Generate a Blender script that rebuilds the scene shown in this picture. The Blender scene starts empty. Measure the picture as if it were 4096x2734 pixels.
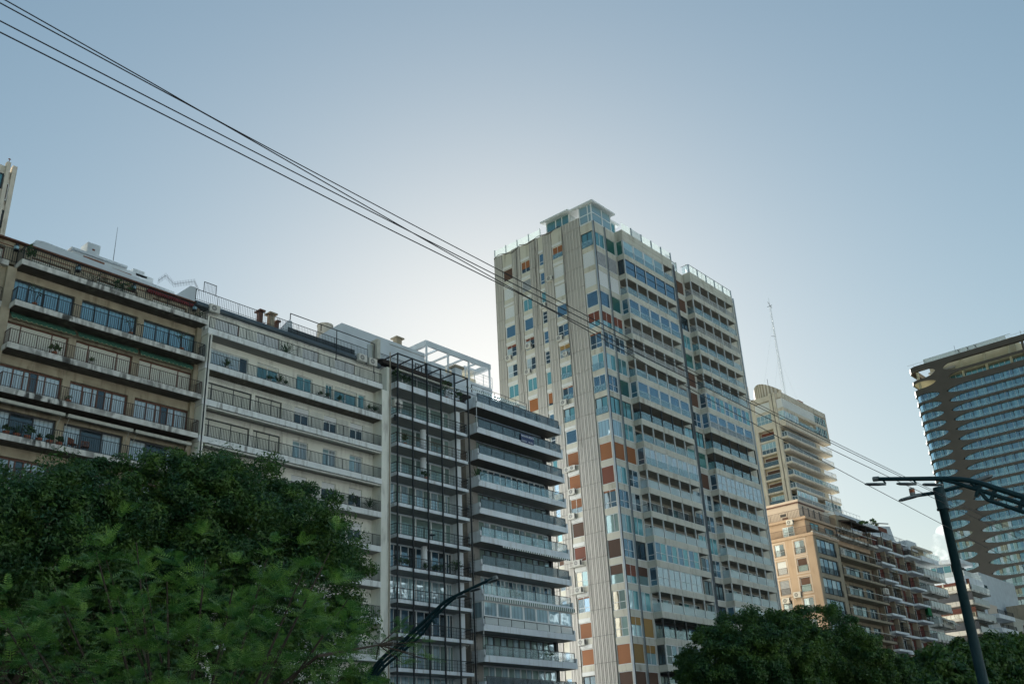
import bpy, bmesh, math, random
import numpy as np
from mathutils import Matrix, Vector
R = math.radians
C = bpy.context.scene.collection
SC = bpy.context.scene

# ---------------------------------------------------------------- camera, world, sun, exposure
cam_d = bpy.data.cameras.new('camera')
cam_d.sensor_width = 36.0
cam_d.lens = 34.92
cam_d.clip_start = 0.1
cam_d.clip_end = 6000
cam = bpy.data.objects.new('camera', cam_d)
C.objects.link(cam)
rt = Vector((0.670759, -0.740237, -0.046166)); up = Vector((-0.278513, -0.309085, 0.909339)); fw = Vector((0.687396, 0.597089, 0.413487))
cam.matrix_world = Matrix(((rt.x, up.x, -fw.x, 0), (rt.y, up.y, -fw.y, 0), (rt.z, up.z, -fw.z, 1.7), (0, 0, 0, 1)))
SC.camera = cam

SUN_EL, SUN_AZ = 22.0, 48.2
world = bpy.data.worlds.new('World')
SC.world = world
world.use_nodes = True
wn = world.node_tree
wn.nodes.clear()
sky = wn.nodes.new('ShaderNodeTexSky')
sky.sky_type = 'NISHITA'
sky.sun_disc = False
sky.sun_elevation = R(SUN_EL)
sky.sun_rotation = R(SUN_AZ)
sky.altitude = 30
sky.air_density = 1.5
sky.dust_density = 0.5
sky.ozone_density = 3.0
bg = wn.nodes.new('ShaderNodeBackground')
bg.inputs['Strength'].default_value = 0.05
wo = wn.nodes.new('ShaderNodeOutputWorld')
# soft shoulder on the sky's brightness (the photograph's tone curve), the same for every direction of view
def vmath(op, a, b):
    n = wn.nodes.new('ShaderNodeVectorMath'); n.operation = op
    for i, q in enumerate((a, b)):
        if isinstance(q, tuple): n.inputs[i].default_value = q
        else: wn.links.new(q, n.inputs[i])
    return n.outputs[0]
num = vmath('MULTIPLY', sky.outputs[0], (0.702, 0.733, 0.649))
den = vmath('ADD', vmath('MULTIPLY', sky.outputs[0], (0.063, 0.068, 0.053)), (1, 1, 1))
wn.links.new(vmath('DIVIDE', num, den), bg.inputs[0])
wn.links.new(bg.outputs[0], wo.inputs[0])

sd = bpy.data.lights.new('sun', 'SUN')
sd.energy = 5.0
sd.angle = R(0.55)
sd.color = (1.0, 0.94, 0.86)
so = bpy.data.objects.new('sun', sd)
C.objects.link(so)
sv = Vector((math.sin(R(SUN_AZ)) * math.cos(R(SUN_EL)), math.cos(R(SUN_AZ)) * math.cos(R(SUN_EL)), math.sin(R(SUN_EL))))
so.rotation_euler = sv.to_track_quat('Z', 'Y').to_euler()
so.location = sv * 300

vs = SC.view_settings
vs.view_transform = 'Standard'
vs.look = 'None'
vs.exposure = 2.08
vs.gamma = 1.0
vs.use_curve_mapping = False
SC.cycles.max_bounces = 7
SC.cycles.diffuse_bounces = 3
SC.cycles.glossy_bounces = 3
SC.cycles.transparent_max_bounces = 12
SC.cycles.use_denoising = True

rnd = random.Random(7)

# ---------------------------------------------------------------- materials
MT = {}
def mk(name, col, col2=None, scale=1.0, rough=0.75, spec=0.4, bump=0.0, zs=1.0, metal=0.0, detail=6, fac=(0.35, 0.7), stain=None, stain_s=(2.2, 2.2, 0.5), slats=None, folds=None, transl=None, emis=None, varo=0.0, stv=(0.5, 0.72)):
    m = bpy.data.materials.new(name)
    m.use_nodes = True
    nt = m.node_tree; N = nt.nodes; L = nt.links
    b = N['Principled BSDF']
    b.inputs['Roughness'].default_value = rough
    b.inputs['Specular IOR Level'].default_value = spec
    b.inputs['Metallic'].default_value = metal
    geo = N.new('ShaderNodeNewGeometry')
    c = None
    def rgb(v):
        n = N.new('ShaderNodeRGB'); n.outputs[0].default_value = (*v, 1); return n.outputs[0]
    c = rgb(col)
    def noise(sc, vec_scale=(1, 1, 1), det=6):
        mp = N.new('ShaderNodeMapping'); mp.inputs['Scale'].default_value = vec_scale
        L.new(geo.outputs['Position'], mp.inputs[0])
        n = N.new('ShaderNodeTexNoise'); n.inputs['Scale'].default_value = sc; n.inputs['Detail'].default_value = det
        L.new(mp.outputs[0], n.inputs['Vector']); return n.outputs[0]
    def ramp(f, a, bb):
        r = N.new('ShaderNodeMapRange'); r.inputs[1].default_value = a; r.inputs[2].default_value = bb
        L.new(f, r.inputs[0]); return r.outputs[0]
    def mixc(f, a, bb):
        x = N.new('ShaderNodeMix'); x.data_type = 'RGBA'
        if isinstance(f, float): x.inputs[0].default_value = f
        else: L.new(f, x.inputs[0])
        L.new(a, x.inputs[6]); L.new(bb, x.inputs[7]); return x.outputs[2]
    nz = None
    if col2 is not None:
        nz = noise(scale, (1, 1, zs), detail)
        c = mixc(ramp(nz, *fac), c, rgb(col2))
    if stain is not None:
        s = noise(1.0, stain_s, 8)
        s2 = noise(0.35, (1, 1, 1), 3)
        ad = N.new('ShaderNodeMath'); ad.operation = 'MULTIPLY'
        L.new(ramp(s, *stv), ad.inputs[0]); L.new(ramp(s2, 0.35, 0.62), ad.inputs[1])
        c = mixc(ad.outputs[0], c, rgb(stain))
    if slats is not None or folds is not None:
        tc = N.new('ShaderNodeTexCoord')
        sx = N.new('ShaderNodeSeparateXYZ')
        L.new(tc.outputs['Object'], sx.inputs[0])
        w = N.new('ShaderNodeMath'); w.operation = 'MULTIPLY'
        L.new(sx.outputs['Z' if slats else 'X'], w.inputs[0]); w.inputs[1].default_value = 2 * math.pi / (slats or folds)
        sn = N.new('ShaderNodeMath'); sn.operation = 'SINE'; L.new(w.outputs[0], sn.inputs[0])
        mr = ramp(sn.outputs[0], 0.1, 1.0)
        dk = rgb(tuple(v * (0.5 if slats else 0.62) for v in col))  # flat stripes: shade of curtain folds and slat gaps put into the colour
        c = mixc(mr, c, dk)
    if varo:
        oi = N.new('ShaderNodeObjectInfo')
        hs = N.new('ShaderNodeHueSaturation')
        L.new(c, hs.inputs['Color'])
        mv = N.new('ShaderNodeMapRange'); mv.inputs[3].default_value = 1 - varo; mv.inputs[4].default_value = 1 + varo
        L.new(oi.outputs['Random'], mv.inputs[0]); L.new(mv.outputs[0], hs.inputs['Value'])
        c = hs.outputs[0]
    L.new(c, b.inputs['Base Color'])
    if bump:
        bn = N.new('ShaderNodeBump'); bn.inputs['Strength'].default_value = bump; bn.inputs['Distance'].default_value = 0.05
        L.new(nz if nz is not None else noise(scale * 3), bn.inputs['Height']); L.new(bn.outputs[0], b.inputs['Normal'])
    if transl is not None:
        t = N.new('ShaderNodeBsdfTranslucent'); t.inputs[0].default_value = (*transl, 1)
        ms = N.new('ShaderNodeMixShader'); ms.inputs[0].default_value = 0.35
        L.new(b.outputs[0], ms.inputs[1]); L.new(t.outputs[0], ms.inputs[2]); L.new(ms.outputs[0], N['Material Output'].inputs[0])
    if emis is not None:
        b.inputs['Emission Color'].default_value = (*emis, 1); b.inputs['Emission Strength'].default_value = 1
    MT[name] = m
    return m

def glassy(name, col, refl=0.3, tint=(0.72, 0.9, 1.0), folds=None, col2=None, rough=0.03, lower=None, zmix=None):
    """window pane: what is seen behind the glass (dark room, blind, curtain), in some panes with mirrored sky put into the colour, under a mirror-like coat"""
    m = mk(name, col, col2, 0.6, rough=0.6, spec=0.2, folds=folds, varo=0.3)
    nt = m.node_tree; N = nt.nodes; L = nt.links
    b = N['Principled BSDF']
    g = N.new('ShaderNodeBsdfGlossy'); g.inputs['Roughness'].default_value = rough; g.inputs[0].default_value = (*tint, 1)
    geo = N.new('ShaderNodeNewGeometry')
    nz = N.new('ShaderNodeTexNoise'); nz.inputs['Scale'].default_value = 0.9; nz.inputs['Detail'].default_value = 1
    L.new(geo.outputs['Position'], nz.inputs['Vector'])
    bn = N.new('ShaderNodeBump'); bn.inputs['Strength'].default_value = 0.12; bn.inputs['Distance'].default_value = 0.05
    L.new(nz.outputs[0], bn.inputs['Height']); L.new(bn.outputs[0], g.inputs['Normal'])
    fr = N.new('ShaderNodeFresnel'); fr.inputs[0].default_value = 1.5
    ad = N.new('ShaderNodeMath'); ad.operation = 'ADD'; ad.use_clamp = True; ad.inputs[1].default_value = refl
    L.new(fr.outputs[0], ad.inputs[0])
    ms = N.new('ShaderNodeMixShader')
    L.new(ad.outputs[0], ms.inputs[0]); L.new(b.outputs[0], ms.inputs[1]); L.new(g.outputs[0], ms.inputs[2])
    L.new(ms.outputs[0], N['Material Output'].inputs[0])
    return m

def sheer(name, col, alpha, refl=0.15, rough=0.04):
    """see-through glass sheet"""
    m = mk(name, col, rough=0.3)
    nt = m.node_tree; N = nt.nodes; L = nt.links
    b = N['Principled BSDF']; b.inputs['Alpha'].default_value = alpha
    g = N.new('ShaderNodeBsdfGlossy'); g.inputs['Roughness'].default_value = rough; g.inputs[0].default_value = (0.85, 0.95, 1, 1)
    ms = N.new('ShaderNodeMixShader'); ms.inputs[0].default_value = refl
    L.new(b.outputs[0], ms.inputs[1]); L.new(g.outputs[0], ms.inputs[2]); L.new(ms.outputs[0], N['Material Output'].inputs[0])
    return m

mk('asphalt', (0.05, 0.05, 0.052), (0.07, 0.07, 0.07), 3, 0.9)
mk('paving', (0.22, 0.21, 0.2), (0.28, 0.27, 0.25), 1.5, 0.85)
mk('turf', (0.035, 0.06, 0.02), (0.05, 0.08, 0.03), 2, 0.95)
mk('roadpaint', (0.7, 0.7, 0.68), rough=0.6)
mk('travertine', (0.40, 0.35, 0.255), (0.27, 0.235, 0.17), 0.9, 0.85, bump=0.3, stain=(0.14, 0.11, 0.075))
mk('edge_stained', (0.66, 0.66, 0.62), (0.5, 0.5, 0.46), 2.2, 0.9, bump=0.3, stain=(0.06, 0.06, 0.055), stain_s=(2.6, 2.6, 0.9), stv=(0.42, 0.56))
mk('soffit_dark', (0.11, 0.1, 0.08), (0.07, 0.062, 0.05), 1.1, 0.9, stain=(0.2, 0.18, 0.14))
mk('white_wall', (0.74, 0.75, 0.68), (0.66, 0.67, 0.6), 0.5, 0.8, stain=(0.36, 0.35, 0.31))
mk('white_edge', (0.72, 0.75, 0.74), (0.63, 0.65, 0.64), 0.8, 0.8, stain=(0.2, 0.2, 0.18), stain_s=(3.5, 3.5, 0.6))
mk('white_clean', (0.72, 0.78, 0.82), (0.61, 0.66, 0.7), 0.4, 0.75, stain=(0.42, 0.42, 0.4), stain_s=(3, 3, 0.3))
mk('grey_soffit', (0.28, 0.275, 0.255), (0.23, 0.225, 0.21), 0.7, 0.85, stain=(0.25, 0.24, 0.21))  # darkened so that balcony undersides carry their shade in the colour
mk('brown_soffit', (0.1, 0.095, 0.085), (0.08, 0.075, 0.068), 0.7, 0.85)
mk('tower_beige', (0.60, 0.575, 0.485), (0.55, 0.525, 0.445), 0.45, 0.7, stain=(0.30, 0.27, 0.2), stain_s=(1.6, 1.6, 0.25))
mk('tower_spandrel', (0.54, 0.54, 0.475), (0.495, 0.495, 0.44), 0.35, 0.65, stain=(0.26, 0.235, 0.18), stain_s=(1.8, 1.8, 0.25))
mk('rib_panel', (0.50, 0.475, 0.435), (0.455, 0.43, 0.395), 0.35, 0.8, zs=0.3)
mk('joint_dark', (0.075, 0.068, 0.058), rough=0.9)
mk('interior_dark', (0.025, 0.027, 0.03), (0.04, 0.04, 0.04), 0.7, 0.9)
mk('loggia_wall', (0.30, 0.29, 0.245), (0.22, 0.21, 0.18), 0.5, 0.85)  # recess shade put into the colour, darker than the plain wall
mk('slat_white', (0.78, 0.78, 0.75), rough=0.5, slats=0.13)
mk('steel_blue', (0.3, 0.35, 0.4), (0.38, 0.42, 0.45), 1.2, 0.45, metal=0.3)
mk('alu', (0.6, 0.63, 0.64), (0.52, 0.55, 0.56), 1.5, 0.4, metal=0.25)
mk('alu_white', (0.66, 0.69, 0.7), rough=0.45)
mk('frame_dark', (0.03, 0.035, 0.04), rough=0.4)
mk('frame_brown', (0.11, 0.045, 0.028), rough=0.5)
mk('black_iron', (0.012, 0.016, 0.02), rough=0.55)
mk('brown_iron', (0.07, 0.045, 0.035), rough=0.6)
mk('green_steel', (0.008, 0.033, 0.04), (0.014, 0.042, 0.05), 3, 0.55, spec=0.2)
mk('lamp_head', (0.16, 0.18, 0.18), rough=0.5)
mk('cable', (0.012, 0.013, 0.016), rough=0.6)
mk('shutter_orange', (0.30, 0.115, 0.042), rough=0.6, slats=0.09, varo=0.25)
mk('shutter_red', (0.20, 0.062, 0.035), rough=0.6, slats=0.09, varo=0.2)
mk('shutter_brown', (0.105, 0.055, 0.035), rough=0.65, slats=0.09, varo=0.25)
mk('shutter_ochre', (0.34, 0.21, 0.07), rough=0.6, slats=0.09, varo=0.15)
mk('shutter_white', (0.74, 0.77, 0.78), rough=0.5, slats=0.09)
mk('shutter_cream', (0.62, 0.63, 0.55), rough=0.6, slats=0.1)
mk('shutter_mesh', (0.3, 0.32, 0.34), (0.4, 0.42, 0.44), 2, 0.5, slats=0.2)
glassy('g_dark', (0.01, 0.02, 0.028), 0.07, (0.65, 0.85, 0.95))
glassy('g_blue', (0.025, 0.07, 0.11), 0.2, (0.6, 0.82, 1.0))
glassy('g_teal', (0.07, 0.21, 0.235), 0.17, (0.6, 0.9, 0.97))
glassy('g_pale', (0.27, 0.42, 0.46), 0.17, (0.75, 0.92, 1.0))
glassy('g_cblue', (0.16, 0.3, 0.36), 0.2, (0.6, 0.85, 1.0), folds=0.3)
glassy('g_sky', (0.3, 0.44, 0.5), 0.26, (0.75, 0.92, 1.0), folds=0.5)
glassy('g_green', (0.02, 0.09, 0.075), 0.1, (0.6, 0.9, 0.85))
glassy('g_curtain', (0.36, 0.42, 0.44), 0.13, (0.65, 0.88, 1.0), folds=0.3)
glassy('g_blind', (0.18, 0.26, 0.24), 0.12, (0.65, 0.9, 0.97), col2=(0.15, 0.22, 0.2))
glassy('g_cloud', (0.24, 0.27, 0.29), 0.35, (0.8, 0.92, 1.0), rough=0.08)
glassy('g_tower', (0.03, 0.08, 0.11), 0.22, (0.55, 0.8, 0.95))
glassy('g_tower2', (0.05, 0.12, 0.15), 0.28, (0.6, 0.85, 0.95))
glassy('g_amber', (0.13, 0.12, 0.08), 0.2, (0.9, 0.85, 0.7))  # mirrored amber buildings put into the pane colour
sheer('glass_rail', (0.22, 0.4, 0.45), 0.3, 0.13)
sheer('glass_smoke', (0.05, 0.085, 0.105), 0.66, 0.1)
sheer('glass_frost', (0.6, 0.66, 0.66), 0.72, 0.08, 0.2)
sheer('glass_pale', (0.5, 0.6, 0.62), 0.5, 0.1)
sheer('glass_clear', (0.5, 0.66, 0.66), 0.25, 0.12)
mint = mk('glass_mint', (0.62, 0.74, 0.72), rough=0.3)
mint.node_tree.nodes['Principled BSDF'].inputs['Alpha'].default_value = 0.3
_t = mint.node_tree.nodes.new('ShaderNodeBsdfTranslucent'); _t.inputs[0].default_value = (0.4, 0.47, 0.46, 1)
_m = mint.node_tree.nodes.new('ShaderNodeMixShader'); _m.inputs[0].default_value = 0.1
mint.node_tree.links.new(mint.node_tree.nodes['Principled BSDF'].outputs[0], _m.inputs[1]); mint.node_tree.links.new(_t.outputs[0], _m.inputs[2]); mint.node_tree.links.new(_m.outputs[0], mint.node_tree.nodes['Material Output'].inputs[0])
mk('white_paint', (0.7, 0.71, 0.7), rough=0.5)
mk('ac_white', (0.62, 0.61, 0.56), (0.5, 0.49, 0.44), 4, 0.5)
mk('fan_dark', (0.12, 0.12, 0.12), rough=0.5)
mk('terracotta', (0.30, 0.10, 0.05), rough=0.8)
mk('pot_white', (0.5, 0.5, 0.47), rough=0.7)
mk('brick_red', (0.17, 0.06, 0.04), (0.11, 0.045, 0.03), 5, 0.85)
mk('maroon', (0.15, 0.04, 0.03), (0.09, 0.03, 0.025), 1, 0.7)
mk('wood_panel', (0.20, 0.075, 0.04), (0.13, 0.05, 0.03), 3, 0.6, zs=4)
mk('slate_roof', (0.06, 0.085, 0.1), (0.09, 0.115, 0.13), 2, 0.7)
mk('roof_white', (0.54, 0.6, 0.64), (0.46, 0.51, 0.55), 0.7, 0.8)
mk('peach', (0.47, 0.35, 0.25), (0.41, 0.305, 0.22), 0.45, 0.85, stain=(0.36, 0.25, 0.17), stain_s=(1, 1, 0.4))
mk('peach_pale', (0.58, 0.485, 0.4), (0.53, 0.445, 0.365), 0.5, 0.8)
mk('olive_plaster', (0.33, 0.285, 0.21), (0.27, 0.235, 0.175), 0.6, 0.85, stain=(0.13, 0.11, 0.08))
mk('buff', (0.60, 0.555, 0.47), (0.53, 0.49, 0.42), 0.6, 0.8, stain=(0.27, 0.24, 0.19))
mk('buff_yellow', (0.56, 0.49, 0.34), (0.5, 0.44, 0.31), 0.6, 0.8)
mk('bronze', (0.07, 0.062, 0.055), (0.082, 0.072, 0.063), 0.4, 0.65)
mk('cream_box', (0.47, 0.45, 0.34), (0.42, 0.40, 0.3), 0.5, 0.8)
mk('awning_green', (0.03, 0.10, 0.07), rough=0.9)
mk('awning_edge', (0.4, 0.4, 0.25), rough=0.9)
mk('cool_bounce', (0.5, 0.56, 0.6), (0.42, 0.47, 0.5), 0.2, 0.9)  # cool grey of the added unseen blocks, chosen to tint their bounced light
mk('awning_red', (0.15, 0.022, 0.022), rough=0.85)
mk('canvas', (0.5, 0.5, 0.44), (0.4, 0.4, 0.35), 3, 0.9)
mk('dark_canvas', (0.035, 0.028, 0.025), rough=0.9)
mk('stripe_green', (0.05, 0.13, 0.1), rough=0.9)
mk('net_green', (0.01, 0.14, 0.05), rough=0.9)
mk('sign_blue', (0.035, 0.055, 0.13), rough=0.6)
mk('letter', (0.75, 0.78, 0.82), rough=0.6)
mk('leaf_canopy', (0.022, 0.085, 0.034), (0.11, 0.21, 0.035), 1.1, 0.5, spec=0.5, transl=(0.05, 0.12, 0.015), fac=(0.4, 0.65))  # lighter and darker clumps stand in for lit tops and shaded gaps
mk('leaf_near', (0.03, 0.12, 0.045), (0.28, 0.46, 0.1), 4.5, 0.5, spec=0.5, transl=(0.14, 0.34, 0.05), fac=(0.4, 0.65))
mk('leaf_far', (0.024, 0.085, 0.03), (0.10, 0.19, 0.035), 0.7, 0.5, spec=0.45, transl=(0.06, 0.13, 0.015), fac=(0.4, 0.65))
mk('leaf_plant', (0.03, 0.085, 0.025), (0.05, 0.11, 0.03), 4, 0.7)
mk('leaf_dry', (0.2, 0.17, 0.09), (0.12, 0.1, 0.05), 4, 0.9)
mk('bark', (0.05, 0.038, 0.028), (0.08, 0.065, 0.05), 6, 0.9)
mk('cloud_puff', (0.9, 0.9, 0.9), rough=1.0)

# ---------------------------------------------------------------- mesh helpers
class MB:
    def __init__(s): s.v = []; s.f = []; s.m = []; s.names = []
    def mi(s, n):
        if n not in s.names: s.names.append(n)
        return s.names.index(n)
    def face(s, pts, mat):
        i = len(s.v); s.v += [tuple(p) for p in pts]; s.f.append(tuple(range(i, i + len(pts)))); s.m.append(s.mi(mat))
    def box(s, x0, x1, y0, y1, z0, z1, mat):
        if x0 > x1: x0, x1 = x1, x0
        if y0 > y1: y0, y1 = y1, y0
        if z0 > z1: z0, z1 = z1, z0
        i = len(s.v); k = s.mi(mat)
        s.v += [(x0, y0, z0), (x1, y0, z0), (x1, y1, z0), (x0, y1, z0), (x0, y0, z1), (x1, y0, z1), (x1, y1, z1), (x0, y1, z1)]
        s.f += [(i, i+3, i+2, i+1), (i+4, i+5, i+6, i+7), (i, i+1, i+5, i+4), (i+1, i+2, i+6, i+5), (i+2, i+3, i+7, i+6), (i+3, i, i+4, i+7)]
        s.m += [k] * 6
        return s
    def prism(s, pts, z0, z1, mat):
        n = len(pts); i = len(s.v); k = s.mi(mat)
        s.v += [(p[0], p[1], z0) for p in pts] + [(p[0], p[1], z1) for p in pts]
        s.f += [tuple(i + n - 1 - j for j in range(n)), tuple(i + n + j for j in range(n))]
        s.f += [(i + j, i + (j+1) % n, i + n + (j+1) % n, i + n + j) for j in range(n)]
        s.m += [k] * (n + 2); return s
    def sidepoly(s, pts, a, b, mat, axis='x'):
        """polygon in (y,z) extruded along x, or in (x,z) extruded along y"""
        n = len(pts); i = len(s.v); k = s.mi(mat)
        if axis == 'x':
            s.v += [(a, p[0], p[1]) for p in pts] + [(b, p[0], p[1]) for p in pts]
        else:
            s.v += [(p[0], a, p[1]) for p in pts] + [(p[0], b, p[1]) for p in pts]
        s.f += [tuple(i + j for j in range(n)), tuple(i + n + n - 1 - j for j in range(n))]
        s.f += [(i + j, i + n + j, i + n + (j+1) % n, i + (j+1) % n) for j in range(n)]
        s.m += [k] * (n + 2); return s
    def tube(s, pts, r, mat, n=8, r2=None):
        P = [Vector(p) for p in pts]; k = s.mi(mat); i0 = len(s.v)
        rr = [r + ((r2 if r2 is not None else r) - r) * j / max(1, len(P) - 1) for j in range(len(P))]
        ref = None
        for j, p in enumerate(P):
            d = (P[min(j + 1, len(P) - 1)] - P[max(j - 1, 0)]).normalized()
            if ref is None:
                ref = Vector((0, 0, 1)) if abs(d.z) < 0.9 else Vector((1, 0, 0))
            a = d.cross(ref).normalized(); b = d.cross(a).normalized(); ref = -b if False else ref
            for q in range(n):
                t = 2 * math.pi * q / n
                s.v.append(tuple(p + (a * math.cos(t) + b * math.sin(t)) * rr[j]))
        for j in range(len(P) - 1):
            for q in range(n):
                s.f.append((i0 + j*n + q, i0 + j*n + (q+1) % n, i0 + (j+1)*n + (q+1) % n, i0 + (j+1)*n + q)); s.m.append(k)
        s.f.append(tuple(i0 + q for q in range(n))); s.f.append(tuple(i0 + (len(P)-1)*n + n - 1 - q for q in range(n))); s.m += [k, k]
        return s
    def wall(s, face, c, a0, a1, z0, z1, ops, th, mat):
        """wall in plane y=c ('F', a along x) or x=c ('E', a along y) with rectangular openings"""
        def bb(p0, p1, q0, q1):
            if p1 - p0 < 1e-4 or q1 - q0 < 1e-4: return
            if face == 'F': s.box(p0, p1, c, c + th, q0, q1, mat)
            else: s.box(c, c + th, p0, p1, q0, q1, mat)
        x = a0
        for (o0, o1, y0, y1) in sorted(ops):
            bb(x, o0, z0, z1); bb(o0, o1, z0, y0); bb(o0, o1, y1, z1); x = o1
        bb(x, a1, z0, z1)
        return s
    def mesh(s, name, off=(0, 0, 0)):
        me = bpy.data.meshes.new(name)
        v = np.array(s.v, dtype=np.float64).reshape(-1, 3) - np.array(off)
        me.from_pydata(v.tolist(), [], s.f)
        for n in s.names: me.materials.append(MT[n])
        me.polygons.foreach_set('material_index', s.m)
        me.update()
        return me

def obj(name, mb, parent=None, off=(0, 0, 0)):
    me = mb.mesh(name, off) if isinstance(mb, MB) else mb
    o = bpy.data.objects.new(name, me); C.objects.link(o)
    if parent is not None: o.parent = parent
    return o
def tag(o, label, cat, group=None, kind=None):
    if label: o['label'] = label
    if cat: o['category'] = cat
    if group: o['group'] = group
    if kind: o['kind'] = kind
    return o
def smooth(o):
    o.data.polygons.foreach_set('use_smooth', [True] * len(o.data.polygons)); return o

class Bld:
    """a building: an Empty at its base; parts are given in world metres (or in the building's own frame if local)"""
    def __init__(s, name, label, cat, x, y, rot=0.0, local=False):
        s.root = bpy.data.objects.new(name, None); C.objects.link(s.root)
        s.root.location = (x, y, 0); s.root.rotation_euler = (0, 0, rot)
        tag(s.root, label, cat); s.off = (0, 0, 0) if local else (x, y, 0)
        s.nw = 0; s.extra = MB(); s.cap = 97
    def part(s, name, mb, parent=None, label=None):
        o = obj(name, mb, parent or s.root, s.off)
        if label: o['label'] = label
        return o
    def finish(s):
        if s.extra.f:
            o = obj('window', s.extra, s.root, s.off); o['kind'] = 'stuff'
    def world(s, p):
        c, sn = math.cos(s.root.rotation_euler.z), math.sin(s.root.rotation_euler.z)
        x, y = p[0] - s.off[0], p[1] - s.off[1]
        return Vector((s.root.location.x + x*c - y*sn, s.root.location.y + x*sn + y*c, p[2]))

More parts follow.
